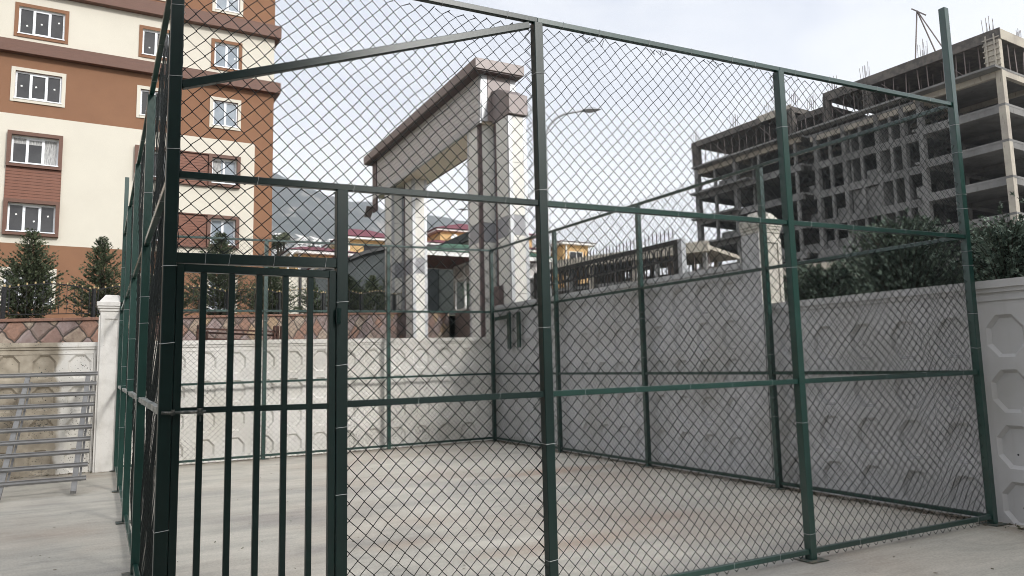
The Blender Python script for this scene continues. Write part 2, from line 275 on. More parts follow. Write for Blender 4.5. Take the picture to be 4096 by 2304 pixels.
# ------------------------------------------------------------------ mesh helpers
def wloc(o):
    v = Vector((0, 0, 0))
    while o: v += o.location; o = o.parent
    return v
class MB:
    def __init__(s, T=None): s.v = []; s.f = []; s.m = []; s.c = 0; s.T = T
    def add(s, vs, fs):
        b = len(s.v)
        if s.T: vs = [s.T(*p) for p in vs]
        s.v += [tuple(p) for p in vs]; s.f += [tuple(b+i for i in f) for f in fs]; s.m += [s.c]*len(fs); return s
    def box(s, x0, x1, y0, y1, z0, z1):
        return s.add([(x, y, z) for x in (x0, x1) for y in (y0, y1) for z in (z0, z1)], [(0, 1, 3, 2), (4, 6, 7, 5), (0, 4, 5, 1), (2, 3, 7, 6), (0, 2, 6, 4), (1, 5, 7, 3)])
    def bar(s, p, q, w, h=None, up=(0, 0, 1)):
        h = h or w; p = Vector(p); q = Vector(q); d = (q-p).normalized(); u = Vector(up)
        if abs(d.dot(u)) > .99: u = Vector((0, 1, 0))
        a = d.cross(u).normalized(); b = a.cross(d)
        vs = [e + a*(i*w/2) + b*(j*h/2) for e in (p, q) for i, j in ((-1, -1), (1, -1), (1, 1), (-1, 1))]
        return s.add(vs, [(3, 2, 1, 0), (4, 5, 6, 7), (0, 1, 5, 4), (1, 2, 6, 5), (2, 3, 7, 6), (3, 0, 4, 7)])
    def tube(s, pts, r, n=6, closed=False):
        pts = [Vector(p) for p in pts]; vs = []; K = len(pts)
        for i, p in enumerate(pts):
            a = pts[(i-1) % K] if closed else pts[max(i-1, 0)]; b = pts[(i+1) % K] if closed else pts[min(i+1, K-1)]
            d = (b-a).normalized(); u = Vector((0, 0, 1)) if abs(d.z) < .9 else Vector((0, 1, 0))
            e = d.cross(u).normalized(); g = e.cross(d); rr = r[i] if isinstance(r, (list, tuple)) else r
            vs += [p + e*rr*math.cos(2*math.pi*k/n) + g*rr*math.sin(2*math.pi*k/n) for k in range(n)]
        fs = []
        for i in range(K if closed else K-1):
            j = (i+1) % K
            fs += [(i*n+k, i*n+(k+1) % n, j*n+(k+1) % n, j*n+k) for k in range(n)]
        if not closed: fs += [tuple(range(n))[::-1], tuple(range((K-1)*n, K*n))]
        return s.add(vs, fs)
    def prism(s, poly, y0, y1, ax='y'):
        """poly in (a,b): ax y -> (x,z), ax x -> (y,z), ax z -> (x,y)"""
        g = {'y': lambda a, b, t: (a, t, b), 'x': lambda a, b, t: (t, a, b), 'z': lambda a, b, t: (a, b, t)}[ax]
        n = len(poly); vs = [g(a, b, y0) for a, b in poly] + [g(a, b, y1) for a, b in poly]
        return s.add(vs, [tuple(range(n))[::-1], tuple(range(n, 2*n))] + [(i, (i+1) % n, n+(i+1) % n, n+i) for i in range(n)])
    def build(s, name, mats, parent=None, bevel=0, smooth=False):
        off = wloc(parent) if parent else Vector((0, 0, 0))
        me = bpy.data.meshes.new(name); me.from_pydata([(a-off.x, b-off.y, c-off.z) for a, b, c in s.v], [], s.f)
        for m in (mats if isinstance(mats, (list, tuple)) else [mats]): me.materials.append(Mt[m] if isinstance(m, str) else m)
        if any(s.m): me.polygons.foreach_set('material_index', s.m)
        if smooth: me.polygons.foreach_set('use_smooth', [True]*len(s.f))
        o = bpy.data.objects.new(name, me); col.objects.link(o); o.parent = parent
        if bevel:
            b = o.modifiers.new('bevel', 'BEVEL'); b.width = bevel; b.segments = 1; b.limit_method = 'ANGLE'
        return o
def tag(o, label=None, cat=None, group=None, kind=None):
    if label: o['label'] = label
    if cat: o['category'] = cat
    if group: o['group'] = group
    if kind: o['kind'] = kind
    return o
def thing(name, loc, label, cat, group=None):
    o = bpy.data.objects.new(name, None); col.objects.link(o); o.location = loc; o.empty_display_size = .1
    return tag(o, label, cat, group)
def cp(o, parent=None, loc=None):
    c = o.copy(); col.objects.link(c); c.parent = parent
    if loc is not None: c.location = loc
    return c

# ------------------------------------------------------------------ dimensions of the cage
XB, XC, XD, XE, YK = 1.019, 2.523, 5.056, 7.595, 11.171
Z1, Z3, Z2, Z4, ZT, ZH = .075, 1.501, 2.903, 4.329, 5.409, 2.40
PW = .072
def smooth(a, b, t): t = min(max((t-a)/(b-a), 0), 1); return t*t*(3-2*t)
def terr(x, y):
    z = G(x, y)
    if y > 11.45: z = 2.3 + .06*(y-11.45)
    d = math.hypot(x, y)
    z += 7*smooth(38, 95, d)*(1 if y > 11 else .5*smooth(-10, 11, y)) + .05*max(0, d-95)*smooth(-.2, .5, y/max(d, 1))
    return z

# ------------------------------------------------------------------ setting: ground
def grid(name, xs, ys, zf, m, kind='structure'):
    b = MB(); n = len(ys)
    b.add([(x, y, zf(x, y)) for x in xs for y in ys], [(i*n+j, (i+1)*n+j, (i+1)*n+j+1, i*n+j+1) for i in range(len(xs)-1) for j in range(n-1)])
    o = b.build(name, m, smooth=False); o['kind'] = kind; return o
Mt['earth'] = mat('earth_and_asphalt', (.25, .235, .21), .95, noise=[(.3, (.15, .145, .115), .45, .6), (3, (.2, .18, .15), .5, .7)])
ys = [-2000, -500, -60, -12, 3, 11.42, 11.48, 14, 18, 24, 32, 40, 50, 60, 75, 95, 130, 200, 400, 900, 1500, 2300]
xs = [-2500, -900, -300, -100, -40, -15, -5, 0, 7.74, 7.9, 15, 22, 30, 38, 46, 56, 66, 80, 110, 180, 350, 800, 1600, 3000]
grid('ground', xs, ys, lambda x, y: terr(x, y)-.03, 'earth')
grid('court_floor', [-14, -6, 0, 7.8], [-14, 0, 11.4], lambda x, y: G(x, y), 'floor')

# hills far behind: ridge line sampled by azimuth from the court
def hills():
    prof = [(-45, 1250), (-20, 1100), (0, 960), (9, 872), (10.4, 842), (12.5, 794), (14.2, 751), (16, 725), (17.8, 713), (18.4, 691), (21.2, 672), (25.6, 634), (28.8, 566), (31.5, 489), (34.2, 435), (39.5, 379), (50, 300), (64, 220), (80, 200)]
    b = MB(); rng = random.Random(3); az = np.linspace(-50, 80, 300); K = 26
    from mathutils import noise
    vs = []
    for a in az:
        H = np.interp(a, [p[0] for p in prof], [p[1] for p in prof])
        for k in range(K):
            t = k/(K-1); d = 1500 + 1500*t
            x = d*math.sin(R(a)); y = d*math.cos(R(a))
            z = 60 + (H-60)*(.12*t+.88*t**1.7)
            z += (noise.fractal(Vector((x, y, 0))*.0022, 1, 2, 6)*60 + noise.fractal(Vector((x, y, 5))*.009, 1, 2, 4)*20)*min(1, t*3)*(.4 if k == K-1 else 1)
            vs.append((x, y, z))
    n = K
    b.add(vs, [(i*n+j, (i+1)*n+j, (i+1)*n+j+1, i*n+j+1) for i in range(len(az)-1) for j in range(n-1)])
    Mt['hill'] = mat('wooded_hill', (.05, .062, .05), 1, noise=[(.012, (.08, .085, .07), .45, .6, 8), (.011, (.42, .38, .33), .56, .66, 9)])
    o = b.build('hills', 'hill', smooth=True); o['kind'] = 'structure'
hills()

# ------------------------------------------------------------------ precast walls
def panel_wall(o, ax, nrm, s0, s1, cx0, zrows, zbot, ztop, mats, parent, name='panel', grooves=()):
    """o: wall face origin, ax along, nrm towards the viewer; the face carries recessed octagons at cx0+k*P"""
    P = .555; o = Vector(o); ax = Vector(ax); nrm = Vector(nrm)
    T = lambda s, d, z: (lambda p: (p.x, p.y, p.z))(o + ax*s + nrm*d + Vector((0, 0, z + G(*(o+ax*s).xy))))
    b = MB(T); rng = random.Random(int(s0*10)+5)
    c0 = math.ceil((s0+P/2-cx0)/P); c1 = math.floor((s1-P/2-cx0)/P)
    xa = cx0+(c0-.5)*P; xb = cx0+(c1+.5)*P
    za = min(zrows)-P/2; zb_ = max(zrows)+P/2
    q = lambda a0, a1, z0, z1: b.add([(a0, 0, z0), (a1, 0, z0), (a1, 0, z1), (a0, 0, z1)], [(0, 1, 2, 3)]) if a1-a0 > 1e-4 and z1-z0 > 1e-4 else None
    q(s0, xa, zbot, ztop); q(xb, s1, zbot, ztop); q(xa, xb, zbot, za); q(xa, xb, zb_, ztop)
    hw, hh = .188, .215
    def octa(cx, cz, sx, sz, d):
        k = .42
        return [(cx-sx*k, d, cz-sz), (cx+sx*k, d, cz-sz), (cx+sx, d, cz-sz*k), (cx+sx, d, cz+sz*k), (cx+sx*k, d, cz+sz), (cx-sx*k, d, cz+sz), (cx-sx, d, cz+sz*k), (cx-sx, d, cz-sz*k)]
    for k in range(c0, c1+1):
        for cz in zrows:
            cx = cx0+k*P; h = P/2
            sq = [(cx-h, 0, cz-h), (cx+h, 0, cz-h), (cx+h, 0, cz+h), (cx-h, 0, cz+h)]
            vs = sq + octa(cx, cz, hw, hh, 0) + octa(cx, cz, hw-.034, hh-.034, -.038)
            fs = [(0, 1, 5, 4), (1, 2, 7, 6), (2, 3, 9, 8), (3, 0, 11, 10), (1, 6, 5), (2, 8, 7), (3, 10, 9), (0, 4, 11)]
            fs += [(4+i, 4+(i+1) % 8, 12+(i+1) % 8, 12+i) for i in range(8)] + [tuple(range(12, 20))]
            b.add(vs, fs)
            if rng.random() < .55:                       # form-tie holes
                b.c = 1; hx = cx+rng.uniform(-.05, .05); hz = cz-.03+rng.uniform(-.06, .06); r = .011
                b.add([(hx+r*math.cos(a*math.pi/3), -.0365, hz+r*math.sin(a*math.pi/3)) for a in range(6)], [tuple(range(6))]); b.c = 0
    th = .16
    b.box(s0, s1, -th, -.05, zbot, ztop-.002)
    # cornice
    b.box(s0, s1, -th-.02, .022, ztop, ztop+.045); b.box(s0, s1, -th-.04, .045, ztop+.045, ztop+.125)
    b.box(s0, s1, 0.001, .012, ztop-.085, ztop-.06)
    for g in grooves:
        b.box(g-.012, g+.012, .001, .006, zbot, ztop-.09); b.box(g+.013, g+.07, .001, .003, zbot, ztop-.09)
    # weathered foot strip
    return b.build(name, mats, parent)
back = thing('precast_wall', (3.5, 11.38, .3), 'white painted precast concrete wall with recessed octagons across the back of the court', 'wall')
panel_wall((0, 11.38, 0), (1, 0, 0), (0, -1, 0), .02, 7.75, 1.505, [1.86-.555*k+.03 for k in range(-0, 4)], -.05, 2.21, ['pre_b', 'dark'], back, grooves=(2.54, 5.02))
lw = thing('precast_wall', (-4, 11.38, .2), 'half painted precast wall, beige and white, behind the grey steel rack', 'wall')
panel_wall((0, 11.38, 0), (1, 0, 0), (0, -1, 0), -9, -.36, -.645, [1.89-.555*k for k in range(4)], -.05, 2.20, ['pre_b', 'dark'], lw, grooves=(-2.9,))
b = MB(); b.box(-.42, -.385, 11.33, 11.378, .2, 2.42); b.build('corner_strip', 'pillar', lw)
hi = thing('precast_wall', (7.75, 7, .2), 'taller grey precast concrete wall with octagons along the right side, far part', 'wall')
panel_wall((7.75, 0, 0), (0, 1, 0), (-1, 0, 0), 3.37, 11.36, .34, [2.60-.555*k for k in range(5)], -.05, 2.93, ['pre_r', 'dark'], hi, grooves=())
lo = thing('precast_wall', (7.75, 0, .2), 'lower grey precast wall with octagons at the right, near part below the conifers', 'wall')
panel_wall((7.75, 0, 0), (0, 1, 0), (-1, 0, 0), -7.5, 3.015, .34, [1.865-.555*k for k in range(4)], -.05, 2.31, ['pre_r', 'dark'], lo, grooves=(.62, -1.6))

def _noop(): pass
def pillar(name, x0, x1, y0, y1, zb, zt, m, label, ov):
    t = thing(name, ((x0+x1)/2, (y0+y1)/2, zb), label, 'pillar')
    b = MB(); b.box(x0, x1, y0, y1, zb, zt)
    b.build('shaft', m, t, bevel=.012)
    if ov != 1: b = MB(); b.box(x0-.018, x0-.002, y0+.004, y1-.004, zb, zt-.01); b.build('side_face', 'pre_r', t)
    b = MB()
    for k, (e, h0, h1) in enumerate(((.02, 0, .05), (.045, .05, .09), (.065, .09, .17))):
        e *= ov; b.box(x0-e, x1+e, y0-e, y1+e, zt+h0, zt+h1)
    xm, ym, w = (x0+x1)/2, (y0+y1)/2, (x1-x0)/2+.03; v = (y1-y0)/2+.03; z = zt+.17; g = .5
    b.add([(xm-w, ym-v, z), (xm+w, ym-v, z), (xm+w, ym+v, z), (xm-w, ym+v, z), (xm-w*g, ym-v*g, z+.14), (xm+w*g, ym-v*g, z+.14), (xm+w*g, ym+v*g, z+.14), (xm-w*g, ym+v*g, z+.14)],
          [(0, 1, 5, 4), (1, 2, 6, 5), (2, 3, 7, 6), (3, 0, 4, 7), (4, 5, 6, 7)])
    b.build('cap', m, t, bevel=.008)
    b = MB()                                             # raised margin strips on the shaft faces
    for a, c in ((x0+.015, x0+.075), (x1-.075, x1-.015)): b.box(a, c, y0-.022, y0-.001, zb, zt-.08)
    b.box(x0+.075, x1-.075, y0-.022, y0-.001, zt-.14, zt-.08)
    if ov == 1:
        for a, c in ((y0+.015, y0+.075), (y1-.075, y1-.015)): b.box(x0-.022, x0-.001, a, c, zb, zt-.08)
    b.build('margin_strips', m, t)
    return t
pillar('wall_pillar', -.35, .02, 11.20, 11.55, .2, 3.16, 'pillar', 'white pillar with stepped cap at the left end of the court, between two wall sections', 1)
pillar('wall_pillar', 7.76, 8.16, 3.02, 3.36, .1, 3.68, 'pillar_s', 'cream pillar with pyramid cap where the right wall steps down', .4)

# ------------------------------------------------------------------ chain link
def chain(o, ax, nrm, s0, s1, z0, z1, name, parent, seed=0, r=.0033):
    """zig-zag wires woven from s0 to s1 along ax at heights z0..z1 over the sloping floor; ONE mesh"""
    C = .052; o = np.array(o, float); ax = np.array(ax, float); nrm = np.array(nrm, float)
    k0 = int(math.floor(s0/C)); k1 = int(math.ceil(s1/C)); nz = int(round((z1-z0)/C)); CZ = (z1-z0)/nz
    rg = np.random.default_rng(seed+1); ph = rg.uniform(0, 6.28, 24)
    def wob(s, z, k): return (.006*np.sin(2.1*s+1.3*z+ph[k]) + .004*np.sin(5.3*s-3.7*z+ph[k+1]) + .0035*np.sin(9*z+4*s+ph[k+2]) + .0025*np.sin(17*s+13*z+ph[k+3]))
    V = []; F = []; base = 0
    for k in range(k0, k1):
        j = np.arange(nz+1); side = (j + k) % 2
        s = k*C + side*(C+.004) - .002 + rg.normal(0, .0007, nz+1); z = z0 + j*CZ + rg.normal(0, .0007, nz+1)
        d = np.where(side == 1, .0022, -.0022)
        P_s = s + wob(s, z, 0); P_z = z + wob(s, z, 6); P_d = d + 1.6*wob(s*.6, z*.6, 12)
        # the last wire ends are bent over
        P_s[0] += rg.uniform(-.006, .006); P_s[-1] += rg.uniform(-.012, .012); P_z[-1] -= rg.uniform(0, .02)
        P = o + P_s[:, None]*ax + P_d[:, None]*nrm; P[:, 2] = P_z + .019*P[:, 0] + .025*P[:, 1]
        n = len(P)
        t = np.gradient(P, axis=0); t /= np.linalg.norm(t, axis=1)[:, None]
        a = np.tile(nrm, (n, 1)); b_ = np.cross(t, a); b_ /= np.linalg.norm(b_, axis=1)[:, None]
        ring = np.stack([P + a*r, P + b_*r*1.2, P - a*r, P - b_*r*1.2], 1).reshape(-1, 3)
        V.append(ring)
        i = np.arange(n-1)[:, None]*4; q = np.arange(4)[None]
        f = np.stack([i+q, i+(q+1) % 4, i+4+(q+1) % 4, i+4+q], -1).reshape(-1, 4)
        F.append(f+base); base += n*4
    V = np.concatenate(V); F = np.concatenate(F); off = np.array(wloc(parent)); V = V-off
    me = bpy.data.meshes.new(name); me.vertices.add(len(V)); me.vertices.foreach_set('co', V.ravel())
    me.loops.add(F.size); me.loops.foreach_set('vertex_index', F.ravel().astype(np.int32))
    me.polygons.add(len(F)); me.polygons.foreach_set('loop_start', np.arange(0, F.size, 4, dtype=np.int32)); me.polygons.foreach_set('loop_total', np.full(len(F), 4, np.int32))
    me.update(calc_edges=True); me.validate(); me.materials.append(Mt['wire'])
    o_ = bpy.data.objects.new(name, me); col.objects.link(o_); o_.parent = parent
    return o_

TIES = {}
def tie_mesh(kind, w):                                   # a bent wire loop around a post (0) or a rail (1)
    key = (kind, w)
    if key not in TIES:
        b = MB(); e = w/2+.003; rr = .0017
        if kind == 0: b.tube([(-e, -e, -.004), (e, -e, .002), (e, e, .006), (-e, e, .003)], rr, 4, True); b.tube([(e, e, .004), (e+.012, e+.014, -.012)], rr, 4)
        else: b.tube([(-.004, -e, -e), (.002, -e, e), (.006, e, e), (.002, e, -e)], rr, 4, True)
        o = b.build('tie_wire', 'tie'); TIES[key] = o.data; bpy.data.objects.remove(o)
    return TIES[key]
def tie(parent, p, kind, w, rot=0, rng=random):
    o = bpy.data.objects.new('tie_wire', tie_mesh(kind, w)); col.objects.link(o); o.parent = parent
    o.location = Vector(p) - wloc(parent); o.rotation_euler = (rng.uniform(-.04, .04), rng.uniform(-.04, .04), rot)

def post(t, x, y, z1, z0=0, m='green', w=PW, plate=True, ties=(), tiemat=None):
    g = G(x, y); b = MB(); b.box(x-w/2, x+w/2, y-w/2, y+w/2, g+z0, g+z1)
    o = b.build('post', m, t, bevel=.004)
    if plate:
        b = MB(); b.box(x-.1, x+.1, y-.1, y+.1, g+.001, g+.010); b.build('base_plate', 'plate', o)
    for z in ties: tie(o, (x, y, g+z), 0, w)
    return o
def rail(t, p, q, m='green', w=.042, h=.042, ties=0, rng=random, trot=0, name='rail'):
    P = Vector((p[0], p[1], p[2]+G(p[0], p[1]))); Q = Vector((q[0], q[1], q[2]+G(q[0], q[1])))
    b = MB(); b.bar(P, Q, w, h); o = b.build(name, m, t, bevel=.003)
    for i in range(ties):
        f = (i+.5+rng.uniform(-.25, .25))/ties; tie(o, P.lerp(Q, f), 1, w, trot)
    return o

# ---- front fence with its gate
rng = random.Random(11)
ff = thing('chain_link_fence', (3.8, 0, 0), 'near front run of the tall dark green chain-link fence, with a barred gate in it', 'fence', 'sides of the green ball court cage')
post(ff, 0, 0, ZT, m='green_shaded', ties=(.85, 1.9, 2.35, 3.05, 3.5, 3.95, 4.25))
post(ff, XB, 0, Z2-.021, m='green_shaded', ties=(.45, .95, 1.36, 1.75, 2.15))
post(ff, XC, 0, Z4-.021, m='green_shaded', ties=(.35, 1.15, 1.98, 3.0, 3.9))
post(ff, XD, 0, Z4-.021, ties=(.22, 1.15, 2.5, 3.78))
post(ff, XE, 0, ZT, ties=(1.75, 2.1, 2.6, 2.75, 3.2, 3.35, 3.8, 4.1))
e = PW/2; X = [0, XC, XD, XE]
rail(ff, (-e, 0, Z4), (XC-.0, 0, Z4), 'green_shaded', ties=5, rng=rng); rail(ff, (XC+.0005, 0, Z4), (XD, 0, Z4), ties=6, rng=rng); rail(ff, (XD+.0005, 0, Z4), (XE-e, 0, Z4), ties=5, rng=rng)
rail(ff, (e, 0, Z2), (XC-e, 0, Z2), 'green_shaded', ties=4, rng=rng); rail(ff, (XC+e, 0, Z2), (XD-e, 0, Z2), ties=5, rng=rng); rail(ff, (XD+e, 0, Z2), (XE-e, 0, Z2), ties=4, rng=rng)
rail(ff, (XB+e, 0, Z3), (XC-e, 0, Z3), 'green_shaded', ties=2, rng=rng); rail(ff, (XC+e, 0, Z3), (XD-e, 0, Z3), ties=5, rng=rng); rail(ff, (XD+e, 0, Z3), (XE-e, 0, Z3), ties=4, rng=rng)
rail(ff, (XB+e, 0, Z1), (XC-e, 0, Z1), 'green_shaded', ties=2, rng=rng); rail(ff, (XC+e, 0, Z1), (XD-e, 0, Z1), ties=4, rng=rng); rail(ff, (XD+e, 0, Z1), (XE-e, 0, Z1), ties=3, rng=rng)
rail(ff, (e, 0, ZH), (XB-e, 0, ZH), 'green_shaded', .055, .062, ties=4, rng=rng, name='lintel')
rail(ff, (e, 0, 3.46), (XC-.07, 0, Z4-.05), 'green_shaded', .045, .05, name='diagonal_brace')
for i, (a, c, z0, z1) in enumerate(((e, XB, ZH+.03, Z2-.01), (e, XC-e, Z2-.01, 4.312), (XB+e, XC-e, .006, Z2), (XC-e, XD-e, .006, 4.315), (XD-e, XE-e, .006, 4.31))):
    chain((0, .042, 0), (1, 0, 0), (0, 1, 0), a, c, z0, z1, 'mesh_panel', ff, i)
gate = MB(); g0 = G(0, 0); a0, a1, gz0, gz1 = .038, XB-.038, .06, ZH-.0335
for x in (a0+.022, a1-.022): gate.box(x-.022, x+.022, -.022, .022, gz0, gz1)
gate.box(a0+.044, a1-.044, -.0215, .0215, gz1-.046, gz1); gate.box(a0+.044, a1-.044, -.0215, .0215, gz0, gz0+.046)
gate = gate.build('gate', 'green_shaded', ff, bevel=.003); gate['label'] = 'dark green gate of upright bars in the front fence'
for x in (.19, .35, .51, .668, .822):
    b = MB(); b.box(x-.0175, x+.0175, -.0165, .0165, gz0+.0465, gz1-.0465); b.build('bar', 'green_shaded', gate, bevel=.002)
b = MB(); b.box(a0+.0445, a1-.0445, -.0175, .0175, 1.495, 1.53); b.build('crossbar', 'green_shaded', gate)
b = MB(); b.tube([(-.02, -.047, 1.503), (.215, -.047, 1.503)], .0095, 8); b.tube([(.185, -.047, 1.503), (.185, -.062, 1.45)], .006, 6); b.box(.03, .05, -.06, -.022, 1.488, 1.52); b.box(.17, .2, -.062, -.022, 1.484, 1.524)
b.build('bolt', 'boltm', gate)
for z in (2.075, .35):
    b = MB(); b.tube([(XB-.03, -.05, z-.05), (XB-.03, -.05, z+.05)], .016, 8); b.build('hinge', 'green_shaded', gate)

def side(t, axis, c, inner, posts, ends, talls, seed, m='green', rail3='green', braces=()):
    """a straight run: axis 'x' (posts at y=c) or 'y' (posts at x=c)"""
    P = (lambda s, z: (s, c, z)) if axis == 'x' else (lambda s, z: (c, s, z)); rg = random.Random(seed)
    allp = [ends[0]] + posts + [ends[1]]
    for s in posts:
        x, y, _ = P(s, 0); post(t, x, y, Z4-.021, m=m, ties=[rg.uniform(.3, 4.1) for _ in range(4)])
    for s, z in talls:
        x, y, _ = P(s, 0); post(t, x, y, z, m=m, ties=[rg.uniform(.3, 4.1) for _ in range(3)])
    for i in range(len(allp)-1):
        a, b_ = allp[i], allp[i+1]
        for z in (Z1, Z3, Z2): rail(t, P(a+e, z), P(b_-e, z), rail3 if z == Z3 else m, ties=3, rng=rg, trot=0 if axis == 'x' else math.pi/2)
        rail(t, P(a+.0005, Z4), P(b_, Z4), m, ties=3, rng=rg, trot=0 if axis == 'x' else math.pi/2)
        o = (0, c+inner, 0) if axis == 'x' else (c+inner, 0, 0)
        chain(o, (1, 0, 0) if axis == 'x' else (0, 1, 0), (0, 1, 0) if axis == 'x' else (1, 0, 0), a+e, b_-e*.2, .035, 4.40, 'mesh_panel', t, seed+i, r=.0024 if seed == 61 else (.0026 if seed == 41 else .0030))
bf = thing('chain_link_fence', (3.8, YK, .35), 'rear run of the green chain-link cage, in front of the white octagon wall', 'fence', 'sides of the green ball court cage')
side(bf, 'x', YK, -.042, [2.563, 5.119], [0, XE], [(XE, Z4-.021)], 21)
rf = thing('chain_link_fence', (XE, 5.6, .2), 'right-hand run of the green chain-link cage, along the tall grey wall', 'fence', 'sides of the green ball court cage')
side(rf, 'y', XE, -.042, [2.785, 5.555, 8.309], [0, YK], [], 41)
for (y, za, zb) in ((10.43, 2.45, 2.95), (9.98, 2.45, 2.92)):
    b = MB(); b.box(7.62, 7.66, y-.06, y+.06, za, zb+.3); b.build('bracket', 'green', rf)
b = MB(); b.box(7.62, 7.66, 10.5, 11.1, 3.12, 3.2); b.build('bracket', 'green', rf)
lf = thing('chain_link_fence', (0, 5.6, .1), 'left-hand run of the green chain-link cage, seen edge-on beside the gate', 'fence', 'sides of the green ball court cage')
side(lf, 'y', 0, .042, [2.833, 5.565, 8.338], [0, YK], [(YK, ZT)], 61, rail3='wornrail')

# loose wire ends and curls under the top rail
rgw = random.Random(8)
for i in range(16):
    x = rgw.uniform(XC+.1, XE-.2); z = Z4-.03+G(x, 0); p = Vector((x, .03, z)); d = Vector((rgw.uniform(-1, 1), rgw.uniform(-.6, -.1), rgw.uniform(-.9, -.2))).normalized()
    l = rgw.uniform(.04, .11); b = MB(); b.tube([p, p+d*l*.4, p+d*l*.8+Vector((0, 0, -.01)), p+d*l+Vector((rgw.uniform(-.03, .03), 0, rgw.uniform(-.02, .03)))], .0026, 4)
    b.build('loose_wire', 'wire', ff)

# dead leaves and grit along the foot of the walls
def litter(name, pts, label, seed, n):
    rg = random.Random(seed); b = MB()
    for _ in range(n):
        f = rg.random(); x = pts[0][0]+(pts[1][0]-pts[0][0])*f; y = pts[0][1]+(pts[1][1]-pts[0][1])*f
        x += rg.gauss(0, .07)*(pts[2][0]); y += rg.gauss(0, .07)*pts[2][1]; s = rg.uniform(.008, .03); a = rg.uniform(0, 6.3); z = G(x, y)+.004
        dx, dy = s*math.cos(a), s*math.sin(a)
        b.add([(x-dx, y-dy, z), (x+dy*.5, y-dx*.5, z+rg.uniform(0, .012)), (x+dx, y+dy, z+rg.uniform(0, .01)), (x-dy*.5, y+dx*.5, z)], [(0, 1, 2, 3)])
    o = b.build(name, 'litter'); tag(o, label, 'leaves', kind='stuff')
litter('leaf_litter', ((7.62, -1), (7.62, 11.2), (1, 0)), 'dry leaves and grit along the foot of the right wall', 1, 1500)
rg = random.Random(77); b = MB()
for _ in range(260):
    x = rg.uniform(-4, 7.4); y = rg.uniform(-1.5, 11); s_ = rg.uniform(.004, .016); a = rg.uniform(0, 6.3); z = G(x, y)+.003; dx, dy = s_*math.cos(a)*1.6, s_*math.sin(a)*1.6
    b.add([(x-dx, y-dy, z), (x+dy*.5, y-dx*.5, z+.002), (x+dx, y+dy, z+rg.uniform(0, .01)), (x-dy*.5, y+dx*.5, z)], [(0, 1, 2, 3)])
tag(b.build('floor_specks', 'litter'), 'small dark chips and leaf bits scattered over the court floor', 'grit', kind='stuff')
litter('leaf_litter', ((-3, 11.28), (7.6, 11.28), (0, 1)), 'dry leaves and grit along the foot of the back wall', 2, 800)

# ------------------------------------------------------------------ grey steel rack leaning on the wall, left
def rack():
    t = thing('steel_rack', (-1.3, 8.6, .2), 'grey painted steel rack of ten rails leaning on the wall left of the court', 'rack')
    lean = lambda s, v: (s+.03*v, 8.32+v*.848, .05+G(s, 8.32)+v*.53)
    L1, R1 = -1.52, -.60; V = 3.32; up = (0, -.53, .848)
    for x in (L1, R1):
        b = MB(); b.bar(lean(x, 0), lean(x, V), .075, .05, up=up); b.build('upright', 'rack', t, bevel=.003)
        b = MB(); o_ = Vector((.06, .035, -.055)); b.bar(Vector(lean(x, .35))+o_, Vector(lean(x, V-.1))+o_, .03, .02, up=up); b.build('backing_strip', 'rack', t)
    for i in range(10):
        v = .26+i*.335; p = Vector(lean(L1-.42, v)); q = Vector(lean(R1+.15, v)); dn = Vector(up)*.042
        b = MB(); b.bar(p+dn, q+dn, .07, .035, up=up); b.bar(p+dn*1.6+Vector((0, .012, .008)), q+dn*1.6+Vector((0, .012, .008)), .012, .022, up=up); b.build('rail', 'rack', t, bevel=.002)
rack()

# ------------------------------------------------------------------ stone retaining wall, coping, iron fence, terrace
SW0 = Vector((-9.5, 6.85, 0)); SWd = Vector((.8, .6, 0)); SWn = Vector((.6, -.8, 0))
SWo = Vector((-2.01, 12.46, 0))
def swp(s, d, z):                                        # s metres along from the left picture edge, d towards the court, z above the coping line
    p = SWo + SWd*s + SWn*d; return (p.x, p.y, 3.03+.086*s+z)
sw = thing('stone_wall', (2, 15.5, 2.4), 'retaining wall faced with diamond-set brown and pink stones, with a terracotta coping', 'wall')
b = MB(swp); b.box(-4.6, 16.7, -.25, 0, -1.6, -.0); b.build('stone_face', 'stone', sw)
b = MB(swp)
k = -4.6
while k < 16.7: b.box(k, min(k+.64, 16.7), -.30, .05, .002, .062); k += .645
b.build('coping', 'coping', sw, bevel=.006)
def gx(s, d, z): return swp(s, d, z)
b = MB()
vs = []
for s in np.linspace(-14, 26, 41):
    for d in (-.26, -2, -5, -9, -16, -30, -40):
        p = swp(float(s), d, -.12); vs.append((p[0], p[1], p[2]+ (.05*(-d))))
b.add(vs, [(i*7+j, (i+1)*7+j, (i+1)*7+j+1, i*7+j+1) for i in range(40) for j in range(6)])
Mt['soil'] = mat('garden_soil', (.10, .08, .055), 1, noise=(1.5, (.06, .08, .035), .45, .6))
tag(b.build('terrace_ground', 'soil'), kind='structure')

